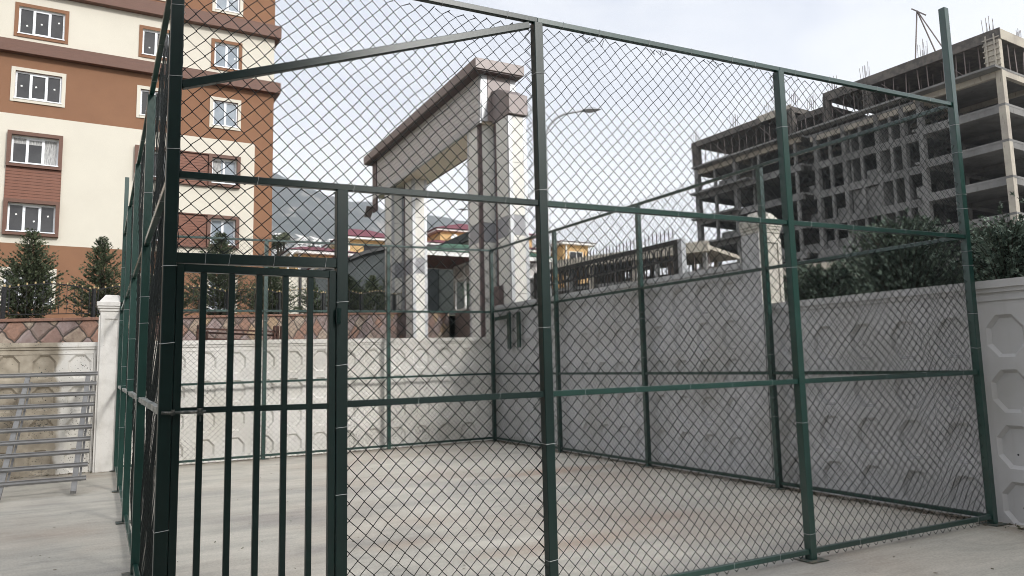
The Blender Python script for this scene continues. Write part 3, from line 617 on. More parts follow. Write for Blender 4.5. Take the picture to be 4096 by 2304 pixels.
def iron_bay(s0, n, lab):
    p = swp(s0, -.12, .06); t = thing('railing_bay', p, lab, 'railing', 'wrought iron railings on the stone wall')
    Ls = 1.87
    T = lambda s, d, z: swp(s0+s, -.12+d, .06+z)
    b = MB(T); b.box(-.03, .03, -.03, .03, 0, .62); b.build('post', 'iron', t)
    b = MB(T); b.bar((0, 0, .665), (0, 0, .62), .03); b.build('finial', 'gold', t)
    K = 14; b = MB(T)
    arc = lambda f: .60+.10*math.sin(math.pi*f)
    for i in range(K): b.bar((.1+(Ls-.2)*i/K, 0, arc(i/K)), (.1+(Ls-.2)*(i+1)/K, 0, arc((i+1)/K)), .022, .022)
    b.build('top_rail', 'iron', t)
    b = MB(T); b.bar((.1, 0, .09), (Ls-.1, 0, .09), .018, .018); b.build('bottom_rail', 'iron', t)
    for i in range(11):
        f = i/10; x = .1+(Ls-.2)*f; top = arc(f); b = MB(T)
        if i in (0, 10): b.bar((x, 0, .09), (x, 0, top), .016, .016)
        else:
            w = .028; zs = np.linspace(.25, .47, 13)
            pts = [(x, 0, .09), (x, 0, .24)] + [(x+w*math.sin((z-.25)/.22*2*math.pi), 0, z) for z in zs] + [(x, 0, .48), (x, 0, top)]
            b.tube(pts, .007, 4)
            for sg, zc in ((1, .39), (1, .33)):
                b.tube([(x+.012+.022*math.cos(a)*(1-a/9), 0, zc+.022*math.sin(a)*(1-a/9)) for a in np.linspace(0, 5, 9)], .005, 4)
        sp_ = b.build('spindle', 'iron', t)
        b = MB(T); b.bar((x, 0, top+.005), (x, 0, top+.05), .022, .022); b.build('tip', 'gold', sp_)
labs = ['wrought iron railing bay on the stone wall, cut by the left picture edge', 'scrolled iron railing bay behind the small cypress, left of the white pillar', 'iron railing bay behind the white pillar and the edge-on fence', 'iron railing bay seen through the left bars of the gate', 'iron railing bay in front of the cream ground floor window, seen through the gate', 'iron railing bay seen through the middle of the gate', 'iron railing bay by the tall cypress behind the gate', 'iron railing bay in front of the dark grey wall', 'last iron railing bay before the gate portal, against the dark wall', 'iron railing bay seen under the portal, left of the guard hut']
for i in range(-1, 8): iron_bay(.12+i*1.87, 11, labs[i+1])

# ------------------------------------------------------------------ small cypresses on the terrace
def conifer_mesh(h, w, seed, nb, dens, leaf, open_=.3, shape=1.0, fan=1.0):
    """many branches rising from a stem, each carrying flat feathery sprays; returns (leaf MB, wood MB) around the origin"""
    rg = random.Random(seed); lv = MB(); wd = MB()
    wd.tube([(0, 0, 0), (rg.uniform(-.02, .02)*h, 0, h*.5), (0, 0, h*.97)], [.02*h, .012*h, .003*h], 6)
    for i in range(nb):
        f = rg.random()**1.05; z = .03*h+f*.93*h; a = rg.uniform(0, 6.283)
        env = w/2*((1-f)**shape)*(.55+.45*min(1, (f+.05)/.2)); Lb = env*rg.uniform(.65, 1.12)*(1.25 if rg.random() < open_*.4 else 1)+.05*h
        up = rg.uniform(.15, .55)+.45*f
        d = Vector((math.cos(a), math.sin(a), up)).normalized(); p = Vector((0, 0, z)); K = max(3, int(dens*Lb/h*10))
        pts = []
        for k in range(5):
            t = k/4; q = p + d*Lb*t + Vector((0, 0, .12*Lb*t*t)); pts.append(q)
        wd.tube(pts, [.0035*h*(1-.8*k/4) for k in range(5)], 3)
        for k in range(K):
            t = rg.uniform(.22, 1.03); q = p + d*Lb*t + Vector((0, 0, .12*Lb*t*t))
            sd_ = d.cross(Vector((0, 0, 1))).normalized()
            dr = (d*rg.uniform(.5, 1.1) + sd_*rg.uniform(-1, 1)*fan + Vector((0, 0, rg.uniform(-.25, .55)))).normalized()
            l = leaf*rg.uniform(.6, 1.35)*(1.15-.5*t); nn = dr.cross(Vector((rg.gauss(0, 1), rg.gauss(0, 1), rg.gauss(0, .6)))).normalized()
            wv = l*.12
            # a little fan: centre blade and two side blades
            for sgn, sh in ((0, 1.0), (1, .7), (-1, .7)):
                dd = (dr + nn*sgn*.65).normalized(); r0 = q + dr*l*.12*abs(sgn)
                e_ = dd.cross(nn if sgn == 0 else dr.cross(nn)).normalized()
                e_ = nn if sgn == 0 else dr
                tip = r0 + dd*l*sh
                mid = r0 + dd*l*sh*.45
                s2 = dd.cross(dr.cross(nn)).normalized()*wv*(1 if sgn == 0 else .8)
                lv.add([r0, mid+s2, tip, mid-s2], [(0, 1, 2, 3)])
    return lv, wd
def shift(mb, x, y, z):
    mb.v = [(a+x, b_+y, c+z) for a, b_, c in mb.v]
def conifer(name, x, y, z, h, w, seed, nb, dens, leaf, label, m='cypress', cat='tree', group=None, **kw):
    t = thing(name, (x, y, z), label, cat, group); lv, wd = conifer_mesh(h, w, seed, nb, dens, leaf, **kw)
    shift(lv, x, y, z); shift(wd, x, y, z)
    wd.build('trunk', 'bark', t); lv.build('crown', m, t)
def tree_at(s, d, h, w, seed, label, nb=None, **kw):
    p = swp(s, d, -.1); conifer('cypress_tree', p[0], p[1], p[2], h, w*1.05, seed, int((nb or 150)*1.7), 7, .085, label, group='small cypresses along the railing', **kw)
tree_at(1.0, -.75, 2.02, 1.8, 1, 'small cypress behind the railing, in front of the left ground floor window', 230)
tree_at(2.62, -.75, 2.0, 1.55, 2, 'small cypress half hidden by the white pillar and the edge-on fence', 200)
tree_at(-.95, -.75, 1.9, 1.5, 3, 'small cypress whose tips show at the left picture edge', 160)
tree_at(4.35, -.8, 1.5, 1.7, 4, 'cypress seen through the leftmost gap of the gate', 170)
tree_at(6.1, -.8, 2.42, 2.1, 5, 'tall dark cypress behind the middle of the gate with its tip above the lintel', 300)
tree_at(7.95, -.8, 1.6, 1.9, 6, 'low broad cypress right of the tall one, seen through the gate', 220)
tree_at(9.75, -.8, 1.30, 1.1, 7, 'narrow cypress beside the right gate post', 110)
tree_at(11.6, -.9, 1.5, 1.9, 8, 'dark cypress in front of the dark grey wall, left of the portal', 200)
tree_at(14.9, -1.1, 1.95, 2.2, 9, 'dark cypress seen through the portal opening left of the guard hut', 230)
tree_at(13.2, -1.0, 1.5, 1.4, 10, 'cypress behind the far leg of the portal', 150)

# rusty bed frames leaning together on the strip behind the wall
t = thing('rusty_frame', (2.3, 12.3, 2.4), 'rusty angle iron frames stacked in front of the stone wall', 'frame')
for k, (x0, x1, y, z) in enumerate(((1.42, 3.05, 12.3, 2.93), (1.40, 3.05, 12.42, 2.86), (1.6, 3.12, 12.3, 2.72), (1.6, 3.1, 12.42, 2.66))):
    b = MB(); b.bar((x0, y, z+.02), (x1, y, z-.03), .035); b.build('long_rail', 'rust', t)
for x in (1.42, 1.6, 2.95, 3.02, 3.1):
    for y in (12.3, 12.42):
        b = MB(); b.bar((x, y, 2.36), (x+.02, y, 3.03 if x != 1.6 else 2.9), .035); b.build('leg', 'rust', t)

# ------------------------------------------------------------------ apartment block, left
Cb = Vector((6.8, 33.4, 0)); ag = R(88.2); Ab = Vector((math.sin(ag), math.cos(ag), 0)); Nb = Vector((math.cos(ag), -math.sin(ag), 0))
def fb(s, d, z): p = Cb + Ab*s + Nb*d; return (p.x, p.y, z)
ap = thing('apartment_building', fb(-8, 0, 3.5), 'cream and brown rendered apartment block with white framed windows, at the left', 'building')
SL = -30
b = MB(fb); b.box(SL, 0, -14, -.30, 2.5, 26); b.build('core', 'cream', ap)
def facade(name, m, rects, holes):
    """front skin split around the window holes"""
    b = MB(fb)
    for (a0, a1, z0, z1) in rects:
        xs_ = sorted({a0, a1} | {v for h in holes for v in (h[0], h[1]) if a0 < v < a1}); zs_ = sorted({z0, z1} | {v for h in holes for v in (h[2], h[3]) if z0 < v < z1})
        for i in range(len(xs_)-1):
            run = None
            for j in range(len(zs_)-1):
                cx, cz = (xs_[i]+xs_[i+1])/2, (zs_[j]+zs_[j+1])/2
                inside = any(h[0] < cx < h[1] and h[2] < cz < h[3] for h in holes)
                if not inside:
                    if run is None: run = zs_[j]
                if inside or j == len(zs_)-2:
                    if run is not None: b.box(xs_[i], xs_[i+1], -.30, 0, run, zs_[j] if inside else zs_[j+1])
                    run = None
    return b.build(name, m, ap)
wins = []                                               # (s0,s1,z0,z1 opening, panes, surround kind, margin, glass)
FZ = [5.50, 8.50, 11.40, 14.24, 17.12, 20.0, 22.9]
for i, z in enumerate(FZ):
    for s0, s1, n, gl in ((-10.74, -9.02, 3, 'glassd'), (-5.92, -4.78, 2, 'glassd'), (-2.80, -1.68, 2, 'glassl'), (-16.4, -14.7, 3, 'glassd')):
        wins.append((s0, s1, z, z+(1.22 if i else 1.36), n, i, gl))
HO = [(w[0], w[1], w[2], w[3]) for w in wins]
B1 = 13.55                                              # brown/cream boundary below the third ledge
facade('cream_wall', 'cream', [(SL, -.86, 8.02, B1), (SL, 0, 16.42, 19.2)], HO)
facade('brown_wall', 'brown', [(SL, 0, 2.5, 8.02), (-.86, 0, 8.02, B1), (SL, 0, B1, 16.42), (SL, 0, 19.2, 26)], HO)
for z0, z1 in ((16.16, 16.70), (19.0, 19.62), (21.8, 22.4)):
    b = MB(fb); b.box(SL, .26, .002, .34, z0, z1); b.box(.002, .26, -14, 0, z0, z1)
    o = b.build('ledge', 'ledge', ap, bevel=.01)
for (s0, s1, z0, z1, n, i, gl) in wins:
    mg = .15; outer = 'brown' if i in (4, 5) else 'cream'
    if i in (1, 2): dpt, mm = .20, 'ledge'
    else: dpt, mm = .035, ('brown' if i == 4 else 'cream')
    b = MB(fb)
    b.box(s0-mg, s0, .002, dpt, z0-mg, z1+mg); b.box(s1, s1+mg, .002, dpt, z0-mg, z1+mg); b.box(s0, s1, .002, dpt, z1, z1+mg); b.box(s0, s1, .002, dpt+.02, z0-mg, z0)
    wn = b.build('window', mm, ap)
    # frame
    b = MB(fb); f = .07; dy0, dy1 = -.16, -.09
    b.box(s0, s0+f, dy0, dy1, z0, z1); b.box(s1-f, s1, dy0, dy1, z0, z1); b.box(s0+f, s1-f, dy0, dy1, z1-f, z1); b.box(s0+f, s1-f, dy0, dy1, z0, z0+f)
    wd_ = (s1-s0)/n
    for k in range(1, n): b.box(s0+wd_*k-.05, s0+wd_*k+.05, dy0, dy1, z0+f, z1-f)
    if n == 3: b.box(s0+wd_+.05, s0+2*wd_-.05, dy0+.02, dy1+.012, z0+f, z0+f+.05); b.box(s0+wd_+.05, s0+2*wd_-.05, dy0+.02, dy1+.012, z1-f-.05, z1-f)
    b.build('frame', 'upvc', wn)
    b = MB(fb); b.box(s0-.02, s1+.02, -.05, dpt+.05, z0-.025, z0+.02); b.build('sill', 'upvc', wn)
    rg = random.Random(int(s0*7+z0*13))
    b = MB(fb); b.box(s0+f, s1-f, -.145, -.13, z0+f, z1-f)
    mats = [gl, 'sticker', 'curtain']
    if not (i == 2):
        for k in range(n):
            if gl == 'glassl' and rg.random() < .3: continue
            b.c = 1; cx = s0+wd_*(k+.5)+rg.uniform(-.12, .12); cz = (z0+z1)/2+rg.uniform(-.25, .3); a = rg.uniform(-.5, .5); q = .048
            b.add([(cx+q*math.cos(a+j*math.pi/2), -.128, cz+q*math.sin(a+j*math.pi/2)) for j in (.5, 1.5, 2.5, 3.5)], [(0, 1, 2, 3)]); b.c = 0
    else:                                                # lived-in flat: lace curtains
        b.c = 2
        if n == 3: b.box(s0+2*wd_+.05, s1-f, -.1295, -.128, z0+f, z1-f); b.box(s0+f, s0+2*wd_-.05, -.1295, -.128, z1-f-.24, z1-f)
        else: b.box(s0+f+.02, s0+wd_-.12, -.1295, -.128, z0+f, z1-f)
        b.c = 0
    b.build('pane', mats, wn)
    b = MB(fb); b.box(s0, s1, -.298, -.29, z0, z1); b.build('reveal', 'dark', wn)
def siding(s0, s1, z0, z1):
    b = MB(fb); h = .131; z = z0
    while z < z1-.02: b.box(s0, s1, .004, .085, z, min(z+h-.016, z1)); z += h
    b.c = 1; b.box(s0, s1, .002, .070, z0, z1); b.build('siding', ['siding', 'ledge'], ap)
for sa, sb in ((-10.89, -8.87), (-16.55, -14.55)): siding(sa, sb, 9.88, 11.24)
for z in (8.50, 11.40): siding(-4.62, -2.96, z-.15, z+1.37)
for z in (8.35, 11.25, 9.87, 12.77):
    b = MB(fb); b.box(-4.625, -2.955, .005, .16, z-.05, z); b.build('siding_trim', 'ledge', ap)
b = MB(fb); b.box(-3.4, -2.0, .004, .12, 2.5, 4.9); b.build('door_surround', 'cream', ap)

# ------------------------------------------------------------------ entrance portal
def portal():
    t = thing('entrance_portal', (9, 17, 2.4), 'tall entrance portal clad in cream panels with a mauve metal roof edge', 'portal')
    x0, x1, yn, yf, zb, zt = 8.49, 9.50, 13.4, 22.75, 8.70, 10.02
    b = MB(); b.box(x0+.02, x1-.02, yn+.02, yf, zb+.05, zt); b.build('beam', 'clad', t)
    # horizontal cladding boards on the side face
    n = 9; h = (zt-zb-.12)/n
    b = MB()
    for k in range(n):
        z = zb+.12+k*h; b.box(x0-.018, x0+.018, yn+.14, yf-.45, z+.018, z+h)
    b.c = 1; b.box(x0-.004, x0+.012, yn+.14, yf-.45, zb+.12, zt)
    b.build('side_boards', ['clad2', 'joint'], t)
    b = MB(); b.box(x0-.05, x0+.02, yn, yf, zb-.06, zb+.10); b.build('bottom_channel', 'alu', t)
    b = MB(); b.box(x0+.025, x1+.03, yn+.1, yf-.1, zb-.02, zb+.048)
    b.build('soffit', 'soffitc', t)
    b = MB(); b.box(x1+.031, x1+.06, yn+.1, yf, zb-.04, zb+.3); b.build('far_edge', 'mauved', t)
    # cap with overhang
    b = MB(); b.box(x0-.30, x1+.16, yn-.32, yf+.3, zt+.002, zt+.29); b.build('roof_cap', 'mauve', t, bevel=.01)
    b = MB(); b.box(x0-.26, x1+.12, yn-.28, yf+.26, zt-.025, zt); b.build('cap_soffit', 'mauved', t)
    # far end trims
    b = MB(); b.box(x0-.045, x0+.02, yf-.42, yf+.02, zb-.55, zt-.03); b.build('end_trim', 'mauved', t)
    # front end
    b = MB(); b.box(x0-.02, x0+.0, yn+.001, yn+.14, zb, zt-.03); b.box(x0, x0+.17, yn-.03, yn+.02, zb, zt-.03); b.box(x1-.13, x1+.03, yn-.02, yn+.02, zb, zt-.03); b.build('front_channels', 'alu', t)
    b = MB(); b.box(x0+.18, x1-.14, yn-.045, yn+.019, zb+.02, zt-.03); b.build('front_panel', 'mauve', t)
    # the second, lower cap reaching forward over the near column
    b = MB(); b.prism([(yn-.047, 9.55), (yn-.047, 8.62), (12.35, 8.62), (12.35, 9.14), (yn-.5, 9.45)], 8.78, 9.33, 'x'); b.build('lower_cap', 'mauve', t, bevel=.008)
    def column(xa, xb_, ya, yb, z0, z1, dk):
        c = MB(); c.box(xa+.012, xb_-.012, ya+.012, yb-.012, z0, z1); c = c.build('column', 'joint', t)
        pan = MB(); zs = [z1, 7.35, 5.97, 5.45, 3.95, z0]
        for k in range(5):
            z, zl = zs[k], zs[k+1]; pan.c = 1 if k == 2 else 0
            pan.box(xa+.09, xb_-.09, ya-.004, ya+.02, zl+.014, z)
            pan.box(xa-.004, xa+.02, ya+.09, yb-.09, zl+.014, z)
            pan.box(xb_-.02, xb_+.004, ya+.09, yb-.09, zl+.014, z)
        pan.build('panels', ['clad', 'cladg'], c)
        ch = MB()
        for (u, v) in ((xa, ya), (xb_-.08, ya), (xa, yb-.08), (xb_-.08, yb-.08)): ch.c = 1 if (u, v) in dk else 0; ch.box(u-.008, u+.088, v-.008, v+.088, z0, z1)
        ch.build('corner_channels', ['alu', 'mauved'], c)
    column(8.50, 9.02, 13.6, 14.35, 2.3, zb-.03, [(8.50, 13.6)])
    column(8.80, 9.31, 12.45, 13.25, 2.3, 8.60, [(8.80, 13.25-.08)])
    column(8.50, 8.95, 20.75, 21.5, 2.7, zb-.03, [])
    column(8.80, 9.30, 19.5, 20.3, 2.7, zb-.03, [(8.80, 20.3-.08)])
    b = MB(); b.bar((8.3, 22.6, 8.35), (8.3, 22.9, 8.0), .25, .05); b.build('bent_flap', 'mauve', t)
    b = MB(); b.box(8.66, 8.78, 12.9, 13.3, 3.0, 4.2); b.build('control_box', 'mauved', t)
portal()

# ------------------------------------------------------------------ guard hut with green shingle roof
def hut():
    t = thing('guard_hut', (12, 21, 3.0), 'guard hut with green shingle roof and white fascia behind the portal', 'hut')
    b = MB(); b.box(9.46, 14.6, 20.03, 20.09, 6.2, 6.36); b.box(9.40, 9.459, 20.03, 23.0, 6.2, 6.36); b.box(9.46, 14.6, 22.94, 23.0, 6.2, 6.36); b.build('fascia', 'white', t)
    b = MB()
    for k in range(14): b.box(9.46, 14.6, 20.091+k*.2035, 20.28+k*.2035, 6.215, 6.26)
    b.box(9.46, 14.6, 20.091, 22.93, 6.262, 6.30); b.build('soffit', 'soffit', t)
    b = MB(); b.add([(9.36, 19.98, 6.365), (14.7, 19.98, 6.365), (14.7, 23.05, 6.365), (9.36, 23.05, 6.365), (10.9, 21.5, 6.93), (13.4, 21.5, 6.93)], [(0, 1, 5, 4), (1, 2, 5), (2, 3, 4, 5), (3, 0, 4), (0, 3, 2, 1)]); b.build('roof', 'roofg', t)
    b = MB(); b.add([(10.35, 20.2, 6.47), (11.35, 20.2, 6.47), (11.25, 20.4, 6.55), (10.45, 20.4, 6.55)], [(0, 1, 2, 3)]); b.box(10.35, 11.35, 20.17, 20.199, 6.44, 6.5); b.build('flashing', 'white', t)
    def wall(ax, c, s0, s1, n, gap=()):
        P = (lambda q, d, z: (c+d, q, z)) if ax == 'y' else (lambda q, d, z: (q, c+d, z))
        w = MB(P); zs0, zs1, zt_ = 4.46, 5.62, 6.2
        for k in range(n+1):
            q = s0+(s1-s0)*k/n; w.box(q-.04, q+.04, -.04, .04, zs0, zt_)
        for z in (zs0, zs1, zt_-.08): w.box(s0, s1, -.035, .035, z, z+.08)
        w.build('window_frame', 'white', t)
        g = MB(P); g.box(s0, s1, -.03, .03, 2.9, zs0-.002); g.build('base_panel', 'mauve', t)
        g = MB(P); g.box(s0+.03, s1-.03, -.02, .02, zs1+.082, zt_-.082); g.build('top_panel', 'clad2', t)
    wall('y', 11.5, 20.42, 22.2, 2); wall('x', 20.38, 11.7, 14.0, 2); wall('x', 22.24, 11.5, 14.0, 2); wall('y', 14.0, 20.42, 22.2, 2)
    b = MB(); b.box(11.50, 11.69, 20.28, 20.41, 2.9, 6.199); b.build('corner_post', 'white', t)
    b = MB(); b.box(11.9, 12.15, 21.4, 21.44, 5.2, 5.42); b.build('red_notice', 'red', t)
hut()

# ------------------------------------------------------------------ dark grey building side behind the railing, and pale annex
t = thing('dark_building', (11, 30, 4), 'dark grey-green building side wall with a sloping top, left of the portal', 'building')
b = MB(); b.prism([(8.4, 3), (14.5, 3), (14.5, 8.62), (12.6, 8.62), (10.7, 8.1), (8.4, 7.1)], 31.2, 38, 'y'); b.build('wall', 'dgrey', t)
b = MB(); b.prism([(8.25, 6.98), (10.65, 8.05), (12.6, 8.6), (14.7, 8.6), (14.7, 8.72), (12.6, 8.74), (10.6, 8.2), (8.2, 7.12)], 30.9, 38.2, 'y'); b.build('roof_edge', 'iron', t)
b = MB(); b.box(9.5, 10.1, 31.1, 31.19, 6.1, 6.9)
for k in range(6): b.box(9.52, 10.08, 31.06, 31.10, 6.15+k*.12, 6.2+k*.12)
b.build('vent', 'greyr', t)
t = thing('grey_building', (17, 30, 4), 'grey-green rendered low building seen through the portal', 'building')
b = MB(); b.box(14.55, 17.2, 27.6, 36, 2.5, 8.35); b.build('wall', 'greyr', t)
b = MB(); b.box(14.45, 17.3, 27.4, 36.2, 8.352, 8.75); b.build('roof_slab', 'dgrey', t)
t = thing('cream_annex', (7.5, 30, 4), 'cream rendered annex wall beside the apartment block, behind the narrow cypress', 'building')
b = MB(); b.box(7.15, 8.35, 31.5, 38, 2.5, 7.0); b.build('wall', 'cream', t)
b = MB(); b.tube([(7.75, 31.4, 3.5), (7.75, 31.4, 7.0)], .06, 6); b.build('drainpipe', 'iron', t)

# ------------------------------------------------------------------ yellow houses with maroon roofs
def hip(b, x0, x1, y0, y1, z, h, o=.7, ridge=.35):
    xa, xb_, ya, yb = x0-o, x1+o, y0-o, y1+o; ym = (ya+yb)/2; w = (xb_-xa)*ridge
    b.add([(xa, ya, z), (xb_, ya, z), (xb_, yb, z), (xa, yb, z), (xa+w, ym, z+h), (xb_-w, ym, z+h)], [(0, 1, 5, 4), (1, 2, 5), (2, 3, 4, 5), (3, 0, 4), (0, 3, 2, 1)])
def yellow(x0, x1, y0, y1, zb, ze, rise, label, upper=None, nw=5):
    t = thing('yellow_house', ((x0+x1)/2, (y0+y1)/2, zb), label, 'house')
    b = MB(); b.box(x0, x1, y0, y1, zb, ze-.25); b.build('wall', 'yellow', t)
    b = MB(); b.box(x0-.55, x1+.55, y0-.55, y1+.55, ze-.249, ze-.03); b.build('fascia', 'white', t)
    b = MB(); hip(b, x0, x1, y0, y1, ze, rise); rf_ = b.build('roof', 'roofr', t)
    for k in range(nw):
        x = x0+(x1-x0)*(k+.5)/nw
        b = MB(); b.box(x-.75, x+.75, y0-.05, y0-.002, ze-2.1, ze-.85); w = b.build('window', 'white', t)
        for a in (-.68, .04):
            b = MB(); b.box(x+a, x+a+.64, y0-.07, y0-.052, ze-2.03, ze-.92); b.build('pane', 'glassd', w)
    b = MB(); b.bar((x0+.25, y0-.12, zb), (x0+.25, y0-.12, ze-.3), .14); b.build('downpipe', 'white', t)
    if upper:
        u0, u1, uz, uh, ur = upper
        b = MB(); b.box(u0, u1, y0+3, y1-3, ze+.4, uz-.2); b.build('upper_storey', 'yellow', t)
        b = MB(); b.box(u0-.5, u1+.5, y0+2.5, y1-2.5, uz-.199, uz-.02); b.build('upper_fascia', 'white', t)
        b = MB(); hip(b, u0, u1, y0+3, y1-3, uz, ur); b.build('upper_roof', 'roofr', t)
    return t
yellow(19.6, 24.6, 66, 74, 8.5, 15.9, 1.6, 'yellow house with maroon roof and a dark open loggia, left of the portal', nw=0)
b = MB(); b.box(21.3, 24.5, 65.9, 65.99, 12.5, 15.2); o = b.build('loggia', 'dark', bpy.data.objects['yellow_house'])
yh = yellow(25.6, 38, 60.5, 72, 8.5, 14.7, 1.7, 'long two-tier yellow house with maroon roofs and a satellite dish, behind the portal', (28.0, 38, 16.75, 0, 1.3), 6)
b = MB(); b.tube([(29.3, 63.1, 15.9), (29.3, 63.05, 15.9)], .38, 12); b.tube([(29.3, 63.4, 15.3), (29.3, 63.1, 15.9)], .04, 5); b.build('satellite_dish', 'white', yh)
yellow(12.4, 16.6, 54, 60, 8, 12.15, .9, 'small yellow house with curved white gable edge, far behind the gate', nw=2)
ys_ = yellow(13.9, 18.4, 49.5, 54, 8, 10.75, .8, 'small pale yellow house roof in front of another, just above the lintel', nw=2)
yellow(38.6, 41.4, 58.5, 64, 8, 15.3, .4, 'yellow house corner to the right of the portal, seen through the mesh', nw=1)
# arched white gutter on the small house
b = MB(); b.tube([(11.7, 53.3, 10.3)] + [(11.7+.9*(1-math.cos(a)), 53.3, 10.9+1.15*math.sin(a)) for a in np.linspace(0, 1.5, 8)], .07, 5)
b.build('curved_gutter', 'white', [o for o in bpy.data.objects if o.name.startswith('yellow_house') and 'curved' in o['label']][0])

# ------------------------------------------------------------------ far white tower blocks
def tower(x, y, w, zb, zt, label, fan):
    t = thing('tower_block', (x, y, zb), label, 'tower block', 'white tower blocks on the far slope')
    b = MB(); b.box(x-w/2, x+w/2, y, y+14, zb, zt); b.build('wall', 'white', t)
    for k in range(int((zt-zb)/3.2)):
        b = MB(); z = zt-1.8-k*3.2; b.box(x-w*.40, x-w*.06, y-.3, y-.05, z-1.1, z+.3); b.box(x+w*.06, x+w*.40, y-.3, y-.05, z-1.1, z+.3); b.build('window_band', 'glassd', t)
        if k > 12: break
    if fan:
        b = MB(); b.prism([(x-w*.62, zt), (x+w*.5, zt), (x+w*.62, zt+3.0), (x-w*.7, zt+6.5), (x-w*.2, zt+2.6)], y-1, y+1.5, 'y'); b.build('roof_fin', 'white', t)
tower(196.5, 873, 12, 90, 171, 'white tower block with a flared roof, on the far slope above the yellow houses', True)
tower(211, 869, 11, 90, 169, 'white tower block right of the flared one, slightly lower', True)
tower(229, 865, 9, 90, 173, 'slim white tower just left of the right gate post', False)
tower(172, 878, 9, 90, 178, 'slim white tower at the edge of the apartment block', False)

# far trees
def blob_tree(name, x, y, z, h, w, seed, n, leaf, label, m='bush'):
    t = thing(name, (x, y, z), label, 'tree'); rg = random.Random(seed); lv = MB(); wd = MB()
    wd.tube([(x, y, z), (x+.1, y, z+h*.5), (x, y, z+h*.8)], [.05*h, .03*h, .01*h], 6)
    cl = []
    for k in range(16):
        a = rg.uniform(0, 6.283); f = rg.uniform(.3, .92); rr = w*.36*rg.random()**.5*(1.15-.6*f)
        c = Vector((x+rr*math.cos(a), y+rr*math.sin(a), z+h*f)); cl.append((c, w*rg.uniform(.12, .24)))
        wd.tube([(x, y, z+h*.4), tuple(c)], [.018*h, .004*h], 4)
    for k in range(n):
        c, r = rg.choice(cl); d = Vector((rg.gauss(0, 1), rg.gauss(0, 1), rg.gauss(0, .8))).normalized(); q = c + d*r*rg.random()**.4
        e1 = Vector((rg.gauss(0, 1), rg.gauss(0, 1), rg.gauss(0, 1))).normalized()*leaf*rg.uniform(.6, 1.3); e2 = e1.cross(d).normalized()*leaf*.4
        lv.add([q-e1, q+e2, q+e1, q-e2], [(0, 1, 2, 3)])
    wd.build('trunk', 'bark', t); lv.build('crown', m, t)
blob_tree('pine_tree', 13.2, 63.6, 9.5, 6.0, 2.4, 3, 2600, .16, 'loose pine beside the corner of the apartment block')
blob_tree('pine_tree', 14.9, 61.5, 9.5, 4.9, 2.2, 4, 2200, .16, 'lower rounded tree right of the loose pine')
blob_tree('roadside_tree', 14.0, 25.6, 2.9, 3.6, 2.6, 5, 3500, .10, 'bushy tree behind the glass of the guard hut', 'conifer')

# ------------------------------------------------------------------ street lamps
def lamp(x, y, zb, zt, dx, dy, L_, label, s=1.0):
    t = thing('street_lamp', (x, y, zb), label, 'street lamp')
    b = MB(); b.tube([(x, y, zb), (x, y, zt-1.2)], [.09*s, .055*s], 8); b.build('pole', 'lampm', t, smooth=True)
    pts = [(x+dx*L_*(1-math.cos(a))*.62, y+dy*L_*(1-math.cos(a))*.62, zt-1.2+1.05*math.sin(a)) for a in np.linspace(0, 1.45, 9)]
    pts.append((x+dx*L_*.86, y+dy*L_*.86, zt-.08))
    b = MB(); b.tube(pts, .045*s, 6); b.build('arm', 'lampm', t, smooth=True)
    p = Vector((x+dx*L_*.84, y+dy*L_*.84, zt-.10)); q = p+Vector((dx, dy, .04))*.72*s
    b = MB(); n = 10
    sec = []
    for k in range(n):
        f = k/(n-1); c = p.lerp(q, f); w = .17*s*math.sin(math.pi*min(.97, .25+f*.75))**.6; hh = .10*s*math.sin(math.pi*(.12+.85*f))
        sec.append((c, w, hh))
    sd_ = Vector((-dy, dx, 0)); vs = []
    for c, w, hh in sec: vs += [c+sd_*w, c+Vector((0, 0, hh*1.3)), c-sd_*w, c-Vector((0, 0, hh))]
    b.add(vs, [(i*4+k, i*4+(k+1) % 4, i*4+4+(k+1) % 4, i*4+4+k) for i in range(n-1) for k in range(4)] + [(3, 2, 1, 0), (n*4-4, n*4-3, n*4-2, n*4-1)])
    b.build('lamp_head', 'lampm', t)
lamp(14.87, 20.9, 2.9, 12.42, .86, -.52, 1.75, 'tall grey street lamp with curved arm, right of the portal')
lamp(26.2, 48.8, 6, 15.45, -.92, .38, 2.2, 'distant street lamp seen through the portal opening')

